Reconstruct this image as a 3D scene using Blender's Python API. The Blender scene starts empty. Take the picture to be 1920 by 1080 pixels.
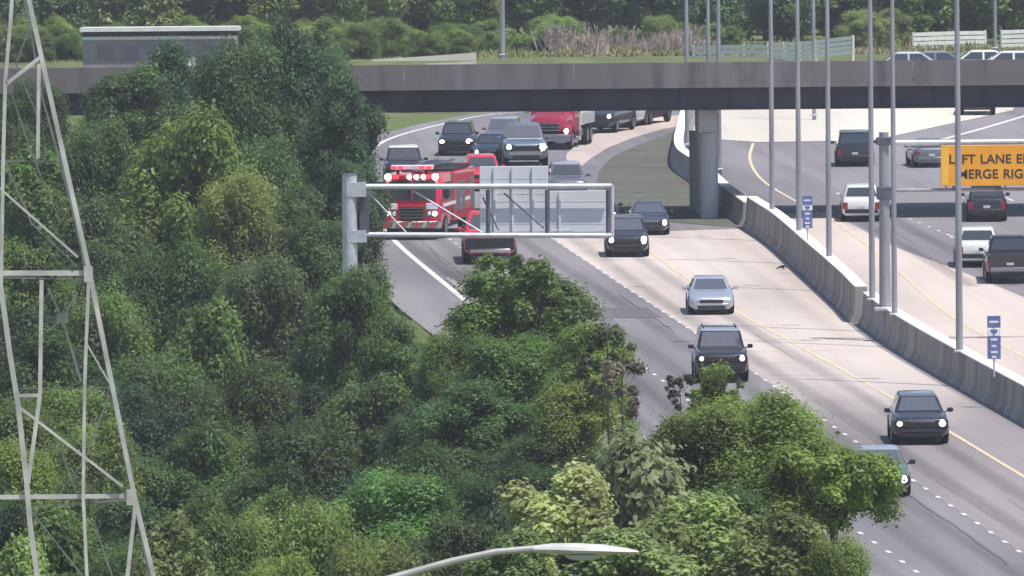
import bpy, math, random
import numpy as np
from mathutils import Vector, Matrix
R = math.radians
scene = bpy.context.scene
C = scene.collection

# ------------------------------------------------------------------ camera
F, CX, CY, CAMZ = 21000.0, 960.0, 540.0, 27.0
PITCH, ROLL = math.atan(600 / F), R(0.5)
_fw = Vector((0, math.cos(PITCH), -math.sin(PITCH)))
_u0 = Vector((0, math.sin(PITCH), math.cos(PITCH)))
_r0 = Vector((1, 0, 0))
_rt = _r0 * math.cos(ROLL) - _u0 * math.sin(ROLL)
_up = _r0 * math.sin(ROLL) + _u0 * math.cos(ROLL)
cam_d = bpy.data.cameras.new('camera')
cam_d.sensor_width = 36.0
cam_d.lens = F / 1920 * 36
cam_d.clip_start, cam_d.clip_end = 5.0, 8000.0
cam = bpy.data.objects.new('camera', cam_d)
C.objects.link(cam)
cam.matrix_world = Matrix(((_rt.x, _up.x, -_fw.x, 0), (_rt.y, _up.y, -_fw.y, 0), (_rt.z, _up.z, -_fw.z, CAMZ), (0, 0, 0, 1)))
scene.camera = cam

# ------------------------------------------------------------------ light
SUN_EL = R(67)
SUN_DIR = Vector((0.74, -0.62, 0)).normalized() * math.cos(SUN_EL) + Vector((0, 0, math.sin(SUN_EL)))
world = bpy.data.worlds.new("World")
scene.world = world
world.use_nodes = True
wn = world.node_tree
bg = wn.nodes['Background']
sky = wn.nodes.new('ShaderNodeTexSky')
sky.sky_type = 'NISHITA'
sky.sun_disc = False
sky.sun_elevation = SUN_EL
sky.sun_rotation = math.atan2(SUN_DIR.x, SUN_DIR.y)
wn.links.new(sky.outputs[0], bg.inputs[0])
bg.inputs[1].default_value = 0.13
sun_d = bpy.data.lights.new('sun', 'SUN')
sun_d.energy = 4.3
sun_d.angle = R(0.6)
sun_d.color = (1.0, 0.95, 0.88)
sun = bpy.data.objects.new('sun', sun_d)
C.objects.link(sun)
sun.rotation_euler = (-SUN_DIR).to_track_quat('-Z', 'Y').to_euler()
sun.location = (0, 0, 200)
vs = scene.view_settings
vs.view_transform = 'Standard'
vs.look = 'None'
vs.gamma = 1.0
vs.use_curve_mapping = False
vs.exposure = 0.18

# ------------------------------------------------------------------ picking points
K = 595 / F            # grade of the freeway away from the camera


def ray(px, py):
    return _fw + _rt * ((px - CX) / F) + _up * ((CY - py) / F)


def G(px, py):
    """point of the freeway's plane seen at this picture position"""
    r = ray(px, py)
    t = CAMZ / (K * r.y - r.z)
    return Vector((r.x * t, r.y * t, CAMZ + r.z * t))


def P(px, py, d):
    r = ray(px, py)
    t = d / r.y
    return Vector((r.x * t, d, CAMZ + r.z * t))


def smooth(a, b, x):
    t = np.clip((x - a) / (b - a), 0, 1)
    return t * t * (3 - 2 * t)


def zt(X, Y):
    """terrain height"""
    X = np.asarray(X, float)
    Y = np.asarray(Y, float)
    base = K * np.clip(Y, 0, 675)
    far = 21.35 + (np.clip(Y, 690, 800) - 690) * .007 + np.clip(Y - 800, 0, 1500) * .02
    z = base + (far - base) * smooth(664, 690, Y)
    z = np.maximum(z, base + (np.maximum(base, 20.4) - base) * smooth(-11.5, -17, X) * smooth(556, 566, Y))
    near = 12 * smooth(230, 130, Y) * smooth(9, 2, X)
    z = z + near
    edge = -6.7 + (511 - Y) * .069      # left shoulder of the freeway; the wood stands in a hollow beside it
    z = z - 5.5 * smooth(1.5, 9, edge - X) * smooth(516, 492, Y) * smooth(240, 285, Y) * smooth(-70, -45, X)
    bank = smooth(-27, -31, X) + smooth(40, 46, X)
    z = z + (np.maximum(21.2, z) - z) * bank * smooth(512, 527, Y) * smooth(566, 549, Y)
    return z


# ------------------------------------------------------------------ materials
MATS = {}


def new_mat(name):
    m = bpy.data.materials.new(name)
    m.use_nodes = True
    nt = m.node_tree
    b = nt.nodes['Principled BSDF']
    return m, nt, b


def sin(b, key, v):
    if key in b.inputs:
        b.inputs[key].default_value = v


def noise_mat(name, c1, c2, scale=1.0, rough=.7, spec=.3, metal=0.0, detail=6, coords='Object', stretch=(1, 1, 1), c3=None, scale3=.05, bump=0.0, lo=.35, hi=.65):
    m, nt, b = new_mat(name)
    N, L = nt.nodes, nt.links
    tc = N.new('ShaderNodeTexCoord')
    if coords == 'World':
        ge = N.new('ShaderNodeNewGeometry')
        src = ge.outputs['Position']
    else:
        src = tc.outputs['Object']
    mp = N.new('ShaderNodeMapping')
    mp.inputs['Scale'].default_value = stretch
    L.new(src, mp.inputs[0])
    n = N.new('ShaderNodeTexNoise')
    n.inputs['Scale'].default_value = scale
    n.inputs['Detail'].default_value = detail
    L.new(mp.outputs[0], n.inputs[0])
    r = N.new('ShaderNodeValToRGB')
    r.color_ramp.elements[0].position = lo
    r.color_ramp.elements[1].position = hi
    r.color_ramp.elements[0].color = (*c1, 1)
    r.color_ramp.elements[1].color = (*c2, 1)
    L.new(n.outputs[0], r.inputs[0])
    out = r.outputs[0]
    if c3:
        n3 = N.new('ShaderNodeTexNoise')
        n3.inputs['Scale'].default_value = scale3
        n3.inputs['Detail'].default_value = 3
        L.new(mp.outputs[0], n3.inputs[0])
        r3 = N.new('ShaderNodeValToRGB')
        r3.color_ramp.elements[0].position = .42
        r3.color_ramp.elements[1].position = .62
        L.new(n3.outputs[0], r3.inputs[0])
        mx = N.new('ShaderNodeMix')
        mx.data_type = 'RGBA'
        L.new(r3.outputs[0], mx.inputs[0])
        L.new(out, mx.inputs[6])
        mx.inputs[7].default_value = (*c3, 1)
        out = mx.outputs[2]
    L.new(out, b.inputs['Base Color'])
    b.inputs['Roughness'].default_value = rough
    sin(b, 'Specular IOR Level', spec)
    b.inputs['Metallic'].default_value = metal
    if bump:
        bp = N.new('ShaderNodeBump')
        bp.inputs['Strength'].default_value = bump
        L.new(n.outputs[0], bp.inputs['Height'])
        L.new(bp.outputs[0], b.inputs['Normal'])
    MATS[name] = m
    return m


def flat_mat(name, c, rough=.5, metal=0.0, spec=.5, coat=0.0, emit=0.0):
    m, nt, b = new_mat(name)
    N, L = nt.nodes, nt.links
    n = N.new('ShaderNodeTexNoise')
    n.inputs['Scale'].default_value = 6
    tc = N.new('ShaderNodeTexCoord')
    L.new(tc.outputs['Object'], n.inputs[0])
    mx = N.new('ShaderNodeMix')
    mx.data_type = 'RGBA'
    L.new(n.outputs[0], mx.inputs[0])
    mx.inputs[6].default_value = (*[x * .88 for x in c], 1)
    mx.inputs[7].default_value = (*[min(1, x * 1.1) for x in c], 1)
    L.new(mx.outputs[2], b.inputs['Base Color'])
    b.inputs['Roughness'].default_value = rough
    b.inputs['Metallic'].default_value = metal
    sin(b, 'Specular IOR Level', spec)
    sin(b, 'Coat Weight', coat)
    sin(b, 'Coat Roughness', .05)
    if emit:
        b.inputs['Emission Color'].default_value = (1, .97, .92, 1)
        b.inputs['Emission Strength'].default_value = emit
    MATS[name] = m
    return m


def paint(name, c, metal=.25, rough=.32):
    return flat_mat(name, c, rough, metal, .5, .8)


def pavement(name, ca, cb, streak=.5, toned=None):
    """worn pavement: long wear streaks along the driving direction, patches and fine grain"""
    m, nt, b = new_mat(name)
    N, L = nt.nodes, nt.links
    ge = N.new('ShaderNodeNewGeometry')
    mp = N.new('ShaderNodeMapping')
    mp.vector_type = 'TEXTURE'
    mp.inputs['Rotation'].default_value = (0, 0, R(3.2))
    mp.inputs['Scale'].default_value = (1, 110, 5)
    L.new(ge.outputs['Position'], mp.inputs[0])
    a = N.new('ShaderNodeTexNoise')
    a.inputs['Scale'].default_value = 1.1
    a.inputs['Detail'].default_value = 5
    L.new(mp.outputs[0], a.inputs[0])
    c = N.new('ShaderNodeTexNoise')
    c.inputs['Scale'].default_value = .09
    c.inputs['Detail'].default_value = 6
    mpc = N.new('ShaderNodeMapping')
    mpc.vector_type = 'TEXTURE'
    mpc.inputs['Rotation'].default_value = (0, 0, R(3.2))
    mpc.inputs['Scale'].default_value = (.6, 5, 1)
    L.new(ge.outputs['Position'], mpc.inputs[0])
    L.new(mpc.outputs[0], c.inputs[0])
    g = N.new('ShaderNodeTexNoise')
    g.inputs['Scale'].default_value = 7
    g.inputs['Detail'].default_value = 3
    L.new(ge.outputs['Position'], g.inputs[0])
    s = N.new('ShaderNodeMath'); s.operation = 'MULTIPLY_ADD'
    L.new(a.outputs[0], s.inputs[0]); s.inputs[1].default_value = streak
    L.new(c.outputs[0], s.inputs[2])
    s2 = N.new('ShaderNodeMath'); s2.operation = 'MULTIPLY_ADD'
    L.new(g.outputs[0], s2.inputs[0]); s2.inputs[1].default_value = .22
    L.new(s.outputs[0], s2.inputs[2])
    r = N.new('ShaderNodeValToRGB')
    mid = .5 * (1 + streak + .22)
    r.color_ramp.elements[0].position = mid - .22
    r.color_ramp.elements[1].position = mid + .2
    r.color_ramp.elements[0].color = (*ca, 1)
    r.color_ramp.elements[1].color = (*cb, 1)
    L.new(s2.outputs[0], r.inputs[0])
    out = r.outputs[0]
    if toned:                        # darker, slightly cooler tone towards the near stretch
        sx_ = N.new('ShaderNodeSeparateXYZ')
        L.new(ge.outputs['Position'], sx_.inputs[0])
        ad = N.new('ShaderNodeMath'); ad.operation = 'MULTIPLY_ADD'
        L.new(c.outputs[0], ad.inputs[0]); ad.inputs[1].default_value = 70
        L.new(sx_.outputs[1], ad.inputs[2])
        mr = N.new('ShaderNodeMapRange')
        mr.inputs[1].default_value = toned[0] + 35; mr.inputs[2].default_value = toned[1] + 35
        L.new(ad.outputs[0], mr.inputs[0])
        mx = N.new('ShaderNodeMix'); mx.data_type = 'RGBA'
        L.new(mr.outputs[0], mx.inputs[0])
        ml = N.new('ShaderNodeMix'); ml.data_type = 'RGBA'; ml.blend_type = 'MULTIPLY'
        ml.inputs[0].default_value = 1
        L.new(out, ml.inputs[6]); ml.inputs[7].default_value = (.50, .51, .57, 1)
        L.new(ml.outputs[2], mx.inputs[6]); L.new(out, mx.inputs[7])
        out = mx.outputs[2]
    L.new(out, b.inputs['Base Color'])
    b.inputs['Roughness'].default_value = .9
    sin(b, 'Specular IOR Level', .2)
    MATS[name] = m
    return m


asphalt = pavement('asphalt', (.145, .136, .148), (.25, .234, .246))
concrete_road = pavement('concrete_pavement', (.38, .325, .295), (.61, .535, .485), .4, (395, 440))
shoulder_mat = pavement('shoulder_concrete', (.41, .345, .31), (.62, .53, .475), .3)
apron_mat = pavement('pale_apron', (.50, .455, .40), (.66, .61, .53), .3)
island_mat = noise_mat('island_turf', (.092, .100, .078), (.15, .152, .12), 1.2, .95, .1, coords='World', c3=(.118, .112, .098), scale3=.15)
ground_mat = noise_mat('ground_grass', (.085, .10, .045), (.17, .19, .08), .5, .95, .1, coords='World', c3=(.12, .155, .055), scale3=.06)
white_line = noise_mat('white_marking', (.50, .49, .50), (.78, .77, .76), 4, .8, .2, coords='World')
yellow_line = noise_mat('yellow_marking', (.56, .45, .30), (.70, .59, .42), 2, .8, .2, coords='World')
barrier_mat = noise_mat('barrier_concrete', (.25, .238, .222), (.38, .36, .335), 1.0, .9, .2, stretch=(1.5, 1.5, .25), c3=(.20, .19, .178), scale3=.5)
sunlit_top_mat = noise_mat('barrier_top_sunlit', (.70, .68, .65), (.84, .82, .79), 2, .85, .2)  # same concrete, much paler: sunlight on the barrier's top put into the colour
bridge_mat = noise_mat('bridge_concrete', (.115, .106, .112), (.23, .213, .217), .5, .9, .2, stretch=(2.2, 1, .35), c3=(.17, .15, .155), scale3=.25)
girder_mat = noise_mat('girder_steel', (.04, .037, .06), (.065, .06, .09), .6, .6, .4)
pier_mat = noise_mat('pier_concrete', (.36, .37, .39), (.50, .51, .53), 1.4, .9, .2, stretch=(2, 2, .2))
steel = noise_mat('galvanised_steel', (.50, .51, .55), (.64, .65, .68), 3, .5, .5, .35)
steel_dark = noise_mat('dark_steel', (.09, .09, .12), (.14, .14, .17), 3, .6, .4, .3)
tower_mat = noise_mat('tower_steel', (.44, .42, .40), (.74, .70, .66), 1.2, .55, .4, .15)
tower_dark = noise_mat('tower_steel_weathered', (.15, .16, .15), (.24, .25, .24), 2, .7, .3, .1)
pole_mat = noise_mat('pole_steel', (.25, .25, .275), (.36, .36, .39), 1, .6, .4, .2, stretch=(3, 3, .3))
sign_back = noise_mat('sign_aluminium', (.62, .62, .66), (.72, .72, .76), 1, .6, .4, 0, stretch=(.2, .2, 3))
orange_mat = noise_mat('orange_sheeting', (.78, .32, .018), (.86, .385, .028), .8, .5, .4)
black_letter = flat_mat('black_lettering', (.03, .025, .02), .6)
blue_mat = noise_mat('blue_sheeting', (.10, .13, .32), (.15, .18, .38), 3, .5, .4)
white_sheet = flat_mat('white_sheeting', (.72, .73, .78), .5)
fence_mat = noise_mat('fence_white', (.84, .82, .75), (.92, .90, .84), 2, .8, .2)
fence_grey = noise_mat('fence_weathered', (.66, .66, .63), (.78, .78, .75), 2, .8, .2)
wall_mat = noise_mat('building_wall', (.24, .22, .25), (.33, .30, .33), .8, .9, .2)
bark = noise_mat('bark', (.06, .05, .04), (.12, .10, .08), 3, .95, .1, stretch=(2, 2, .4))
brush_mat = noise_mat('dry_brush', (.30, .22, .20), (.50, .41, .37), 1.5, .95, .1)
tyre_mat = flat_mat('tyre_rubber', (.018, .017, .02), .85, 0, .2)
rim_mat = flat_mat('wheel_rim', (.35, .35, .38), .35, .8)
glass_mat = flat_mat('car_glass', (.04, .045, .055), .04, 0, .9, 1.0)
glass_pale = flat_mat('windscreen_glass', (.09, .10, .125), .08, 0, .8, .5)
trim_mat = flat_mat('black_trim', (.02, .02, .025), .5)
chrome = flat_mat('chrome', (.62, .62, .66), .18, 1.0)
bumper_grey = flat_mat('bumper_metal', (.30, .30, .34), .35, .6)
lamp_on = flat_mat('headlamp_lit', (.9, .9, .9), .3, emit=6.0)
beacon_red = flat_mat('beacon_red', (.8, .02, .03), .3)
_b = beacon_red.node_tree.nodes['Principled BSDF']
_b.inputs['Emission Color'].default_value = (1, .05, .08, 1)
_b.inputs['Emission Strength'].default_value = 1.6
lamp_warm = flat_mat('headlamp_warm', (.9, .85, .75), .3, emit=2.6)
lamp_off = flat_mat('headlamp_glass', (.45, .47, .52), .12, 0, .7)
tail_mat = flat_mat('tail_lamp', (.25, .02, .03), .25)
plate_mat = flat_mat('licence_plate', (.55, .56, .60), .5)
red_paint = paint('fire_red', (.78, .02, .06), .1)
deep_red = paint('deep_red', (.42, .012, .05), .1)
maroon = paint('maroon_paint', (.09, .02, .04))
black_paint = paint('black_paint', (.018, .018, .024))
dark_paint = paint('charcoal_paint', (.03, .03, .042))
blue_dark = paint('slate_blue_paint', (.06, .065, .11))
blue_grey = paint('blue_grey_paint', (.20, .24, .31), .5)
silver = paint('silver_paint', (.50, .54, .62), .45, .28)
white_paint = paint('white_paint', (.74, .73, .72), 0)
grey_paint = paint('grey_paint', (.19, .19, .225), .4)
teal_paint = paint('grey_green_paint', (.13, .17, .17), .3)
cream_mat = flat_mat('cream_chevron', (.55, .45, .30), .5)


def leaf_material():
    m, nt, b = new_mat('leaves')
    N, L = nt.nodes, nt.links
    oi = N.new('ShaderNodeObjectInfo')
    ge = N.new('ShaderNodeNewGeometry')
    n = N.new('ShaderNodeTexNoise')
    n.inputs['Scale'].default_value = .55
    n.inputs['Detail'].default_value = 4
    L.new(ge.outputs['Position'], n.inputs[0])
    r = N.new('ShaderNodeMapRange')
    r.inputs[1].default_value = .3; r.inputs[2].default_value = .7
    r.inputs[3].default_value = .55; r.inputs[4].default_value = 1.5
    L.new(n.outputs[0], r.inputs[0])
    r2 = N.new('ShaderNodeMapRange')
    r2.inputs[3].default_value = .82; r2.inputs[4].default_value = 1.18
    L.new(ge.outputs['Random Per Island'], r2.inputs[0])
    mu = N.new('ShaderNodeMath'); mu.operation = 'MULTIPLY'
    L.new(r.outputs[0], mu.inputs[0]); L.new(r2.outputs[0], mu.inputs[1])
    vm = N.new('ShaderNodeVectorMath'); vm.operation = 'SCALE'
    L.new(oi.outputs['Color'], vm.inputs[0]); L.new(mu.outputs[0], vm.inputs['Scale'])
    hs = N.new('ShaderNodeHueSaturation')
    hr = N.new('ShaderNodeMapRange')
    hr.inputs[3].default_value = .485; hr.inputs[4].default_value = .515
    L.new(n.outputs[0], hr.inputs[0]); L.new(hr.outputs[0], hs.inputs['Hue'])
    L.new(vm.outputs[0], hs.inputs['Color'])
    L.new(hs.outputs[0], b.inputs['Base Color'])
    b.inputs['Roughness'].default_value = .5
    sin(b, 'Specular IOR Level', .35)
    tr = N.new('ShaderNodeBsdfTranslucent')
    L.new(hs.outputs[0], tr.inputs[0])
    mx = N.new('ShaderNodeMixShader')
    mx.inputs[0].default_value = .5
    L.new(b.outputs[0], mx.inputs[1]); L.new(tr.outputs[0], mx.inputs[2])
    L.new(mx.outputs[0], N['Material Output'].inputs['Surface'])
    return m


leaf_mat = leaf_material()


# ------------------------------------------------------------------ mesh helpers
class MB:
    def __init__(self):
        self.v, self.f = [], []

    def add(self, vs_, fs):
        o = len(self.v)
        self.v += [tuple(p) for p in vs_]
        self.f += [tuple(i + o for i in f) for f in fs]
        return self

    def box(self, x0, x1, y0, y1, z0, z1):
        vs_ = [(x, y, z) for z in (z0, z1) for y in (y0, y1) for x in (x0, x1)]
        return self.add(vs_, [(0, 2, 3, 1), (4, 5, 7, 6), (0, 1, 5, 4), (2, 6, 7, 3), (0, 4, 6, 2), (1, 3, 7, 5)])

    def cbox(self, x0, x1, y0, y1, z0, z1, b=.03):
        """box with chamfered vertical and top edges"""
        rings = []
        for z, i in ((z0, b), (z0 + b, 0), (z1 - b, 0), (z1, b)):
            X0, X1, Y0, Y1 = x0 + i, x1 - i, y0 + i, y1 - i
            rings.append([(X0 + b, Y0, z), (X1 - b, Y0, z), (X1, Y0 + b, z), (X1, Y1 - b, z), (X1 - b, Y1, z), (X0 + b, Y1, z), (X0, Y1 - b, z), (X0, Y0 + b, z)])
        return self.loft(rings)

    def loft(self, rings, caps=True, closed=True):
        n = len(rings[0])
        vs_ = [p for r in rings for p in r]
        fs = []
        for i in range(len(rings) - 1):
            for j in range(n if closed else n - 1):
                k = (j + 1) % n
                fs.append((i * n + j, i * n + k, (i + 1) * n + k, (i + 1) * n + j))
        if caps:
            fs.append(tuple(range(n - 1, -1, -1)))
            fs.append(tuple((len(rings) - 1) * n + j for j in range(n)))
        return self.add(vs_, fs)

    def tube(self, pts, rad, n=8):
        pts = [Vector(p) for p in pts]
        if not hasattr(rad, '__len__'):
            rad = [rad] * len(pts)
        rings = []
        for i, p in enumerate(pts):
            t = (pts[min(i + 1, len(pts) - 1)] - pts[max(i - 1, 0)]).normalized()
            a = Vector((1, 0, 0)) if abs(t.x) < .9 else Vector((0, 1, 0))
            u = t.cross(a).normalized()
            w = t.cross(u)
            rings.append([p + (u * math.cos(2 * math.pi * k / n) + w * math.sin(2 * math.pi * k / n)) * rad[i] for k in range(n)])
        return self.loft(rings)

    def bar(self, a, b, w, t=None):
        """angle-iron: two flanges at right angles"""
        a, b = Vector(a), Vector(b)
        t = t or w * .22
        d = (b - a).normalized()
        s = Vector((0, 1, 0)) - d * d.y
        s.normalize()
        q = d.cross(s)
        for u, hu, v, hv in ((q, w / 2, s, t / 2), (s, w / 2, q, t / 2)):
            off = Vector((0, 0, 0)) if u is q else q * (-w / 2 + t / 2) + s * (w / 2 + t * .4)
            rings = [[p + off + u * hu + v * hv, p + off - u * hu + v * hv, p + off - u * hu - v * hv, p + off + u * hu - v * hv] for p in (a, b)]
            self.loft(rings)
        return self

    def build(self, name, m, parent=None, loc=None, angle=35, smooth_=True):
        me = bpy.data.meshes.new(name)
        me.from_pydata(self.v, [], self.f)
        me.validate()
        fixn(me)
        if smooth_:
            me.polygons.foreach_set('use_smooth', [True] * len(me.polygons))
            me.set_sharp_from_angle(angle=R(angle))
        me.materials.append(m)
        o = bpy.data.objects.new(name, me)
        C.objects.link(o)
        if parent:
            o.parent = parent
        if loc is not None:
            o.location = loc
        return o


def fixn(me):
    import bmesh
    bm = bmesh.new()
    bm.from_mesh(me)
    bmesh.ops.recalc_face_normals(bm, faces=bm.faces)
    bm.to_mesh(me)
    bm.free()


def tag(o, label=None, cat=None, group=None, kind=None):
    if label: o['label'] = label
    if cat: o['category'] = cat
    if group: o['group'] = group
    if kind: o['kind'] = kind
    return o


def empty(name, loc, rot=(0, 0, 0)):
    o = bpy.data.objects.new(name, None)
    C.objects.link(o)
    o.location = loc
    o.rotation_euler = rot
    o.empty_display_size = .3
    return o


def resample(pts, n):
    pts = [Vector(p) for p in pts]
    seg = [0]
    for a, b in zip(pts, pts[1:]):
        seg.append(seg[-1] + (b - a).length)
    out = []
    for i in range(n):
        s = seg[-1] * i / (n - 1)
        j = 0
        while j < len(pts) - 2 and seg[j + 1] < s:
            j += 1
        t = (s - seg[j]) / max(seg[j + 1] - seg[j], 1e-9)
        out.append(pts[j].lerp(pts[j + 1], t))
    return out


def curve(pxs, n=None, step=1.5):
    """smooth world polyline on the freeway plane through picture points"""
    pts = [G(*p) for p in pxs]
    q = []
    for i in range(len(pts) - 1):
        p0, p1, p2, p3 = pts[max(i - 1, 0)], pts[i], pts[i + 1], pts[min(i + 2, len(pts) - 1)]
        d01, d12, d23 = max((p1 - p0).length, 1e-6) ** .5, (p2 - p1).length ** .5, max((p3 - p2).length, 1e-6) ** .5
        m1 = (p2 - p1) + ((p1 - p0) / d01 - (p2 - p0) / (d01 + d12)) * d12 if i > 0 else (p2 - p1)
        m2 = (p2 - p1) + ((p3 - p2) / d23 - (p3 - p1) / (d12 + d23)) * d12 if i < len(pts) - 2 else (p2 - p1)
        for k in range(16):
            t = k / 16
            h = (2 * t**3 - 3 * t**2 + 1, t**3 - 2 * t**2 + t, -2 * t**3 + 3 * t**2, t**3 - t**2)
            q.append(p1 * h[0] + m1 * h[1] + p2 * h[2] + m2 * h[3])
    q.append(pts[-1])
    if n is None:
        L = sum((b - a).length for a, b in zip(q, q[1:]))
        n = max(4, int(L / step))
    return resample(q, n)


def strip(name, left, right, dz, m, n=80):
    a, b = resample(left, n), resample(right, n)
    mb = MB()
    W = 8
    for i in range(n):
        for j in range(W):
            p = a[i].lerp(b[i], j / (W - 1))
            mb.v.append((p.x, p.y, float(zt(p.x, p.y)) + dz))
    for i in range(n - 1):
        for j in range(W - 1):
            mb.f.append((i * W + j, i * W + j + 1, (i + 1) * W + j + 1, (i + 1) * W + j))
    o = mb.build(name, m, smooth_=False)
    return tag(o, kind='structure')


def sheet(name, pts, dz, m):
    c = sum(pts, Vector()) / len(pts)
    mb = MB().add([(p.x, p.y, K * p.y + dz) for p in pts], [tuple(range(len(pts)))])
    return tag(mb.build(name, m, smooth_=False), kind='structure')


def marking(name, pts, w, dz, m, dash=None):
    mb = MB()
    pts = [Vector((p.x, p.y, K * p.y + dz)) for p in pts]
    L = sum((b - a).length for a, b in zip(pts, pts[1:]))
    if dash:
        on, per = dash
        n = int(L / .3)
        q = resample(pts, n)
        runs, s = [], 0
        st = max(1, round(per / .3)); ln = max(2, round(on / .3) + 1)
        while s + ln < n:
            runs.append(q[s:s + ln]); s += st
    else:
        runs = [pts]
    for r in runs:
        vs_ = []
        for i, p in enumerate(r):
            t = (r[min(i + 1, len(r) - 1)] - r[max(i - 1, 0)]).normalized()
            s_ = Vector((t.y, -t.x, 0)) * w / 2
            vs_ += [p + s_, p - s_]
        mb.add(vs_, [(2 * i, 2 * i + 1, 2 * i + 3, 2 * i + 2) for i in range(len(r) - 1)])
    return tag(mb.build(name, m, smooth_=False), kind='structure')


# ------------------------------------------------------------------ terrain
xs = np.concatenate([[-900, -500, -250, -120, -80], np.arange(-60, 61, 2.0), [80, 120, 250, 500, 900]])
ys = np.concatenate([[-60, 0, 60], np.arange(100, 860, 4.0), [900, 1000, 1200, 1600, 2200]])
XX, YY = np.meshgrid(xs, ys)
ZZ = zt(XX, YY)
gm = MB()
gm.v = [tuple(v) for v in np.stack([XX, YY, ZZ], -1).reshape(-1, 3).tolist()]
nx = len(xs)
gm.f = [(j * nx + i, j * nx + i + 1, (j + 1) * nx + i + 1, (j + 1) * nx + i) for j in range(len(ys) - 1) for i in range(nx - 1)]
tag(gm.build('ground', ground_mat), kind='structure')

# ------------------------------------------------------------------ roads
BASE_PX = [(1292, 212), (1276, 262), (1272, 317), (1307, 344), (1353, 388), (1403, 427), (1452, 460), (1509, 511), (1583, 579), (1612, 609), (1684, 661), (1918, 797), (2250, 985), (2800, 1300)]
BARRIER = curve(BASE_PX, step=1.0)
EDGE_L = curve([(1150, 203), (950, 213), (830, 234), (725, 264), (690, 300), (684, 350), (700, 405), (742, 455), (860, 555), (1025, 690), (1390, 990), (1500, 1080), (1750, 1280)], step=1.5)
SHO_L = curve([(1150, 201), (940, 209), (815, 228), (690, 262), (648, 300), (620, 350), (615, 405), (635, 455), (722, 555), (890, 690), (1280, 990), (1390, 1080), (1640, 1280)], step=1.5)
strip('freeway_lanes', SHO_L, BARRIER, .03, asphalt, 160)
right_off = [p + Vector((.8, 0, 0)) for p in BARRIER]
FAR_R = curve([(2500, 190), (2350, 260), (2350, 420), (2500, 560), (2800, 760), (3300, 1100)], step=2)
strip('freeway_lanes', right_off, FAR_R, .03, asphalt, 160)
# pale concrete on the inner lane and shoulder of the oncoming side
LANE_A = curve([(1000, 426), (1045, 455), (1165, 535), (1290, 617), (1495, 756), (1700, 895), (1812, 970), (1990, 1090), (2300, 1300)], step=1.5)
top = G(1045, 440).y
cl = [p for p in LANE_A if p.y < top]
cr = [p - Vector((.45, 0, 0)) for p in BARRIER if p.y < G(1403, 430).y]
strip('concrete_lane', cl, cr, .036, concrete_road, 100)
# patch of pale concrete on the outer lane
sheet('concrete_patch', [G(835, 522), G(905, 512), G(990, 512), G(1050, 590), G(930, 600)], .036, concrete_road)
# gore island between the carriageways
ISL = [(1282, 240), (1240, 258), (1185, 278), (1145, 298), (1123, 322), (1118, 350), (1130, 385), (1170, 408), (1280, 420), (1402, 429), (1352, 392), (1306, 348), (1271, 320), (1274, 262)]
sheet('gore_island', [G(*p) for p in ISL], .05, island_mat)
# pale strip along the island
sheet('concrete_shoulder', [G(1284, 216), G(1240, 220), G(1160, 238), G(1090, 262), G(1062, 290), G(1062, 320), G(1085, 318), G(1105, 300), G(1140, 278), G(1185, 260), G(1240, 244), G(1280, 236)], .036, shoulder_mat)
# departing side: inner shoulder and pale apron
SHL = [p + Vector((.82, 0, 0)) for p in BARRIER if p.y < G(1540, 405).y]
SHR = curve([(1545, 398), (1612, 430), (1675, 463), (1790, 506), (1913, 556), (2200, 680), (2700, 900), (3200, 1120)], step=2)
strip('concrete_shoulder', SHL, SHR, .036, shoulder_mat, 70)
sheet('concrete_apron', [G(1300, 203), G(1296, 262), G(1362, 264), G(1420, 268), G(1560, 266), G(1645, 263), G(1770, 236), G(1900, 208), G(1900, 203)], .05, apron_mat)

# markings
marking('edge_line', EDGE_L, .26, .042, white_line)
marking('lane_line', LANE_A, .14, .046, white_line, (1.0, 3.66))
L2 = curve([(760, 385), (850, 455), (935, 510), (1075, 600), (1208, 690), (1597, 990), (1680, 1047), (1980, 1265)], step=1.5)
marking('lane_line', L2, .14, .042, white_line, (1.0, 3.66))
YL = curve([(1140, 412), (1215, 471), (1380, 585), (1480, 641), (1668, 745), (1910, 890), (2100, 1004), (2600, 1300)], step=1.5)
marking('edge_line', YL, .15, .046, yellow_line)
YR = curve([(1412, 270), (1406, 300), (1428, 338), (1480, 372), (1552, 409), (1675, 501), (1757, 575), (1800, 605), (1915, 668), (2100, 770), (2500, 980)], step=1.5)
marking('edge_line', YR, .16, .046, yellow_line)
marking('lane_line', curve([(1600, 350), (1650, 383), (1707, 412), (1760, 434), (1860, 478), (2000, 540)], step=1), .16, .042, white_line, (1.0, 3.66))
marking('lane_line', curve([(1720, 290), (1800, 335), (1888, 373), (1960, 405)], step=1), .16, .042, white_line, (3.0, 7))
marking('edge_line', curve([(1770, 262), (1850, 240), (1930, 216)], step=1), .35, .042, white_line)


TRACK = {}


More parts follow.
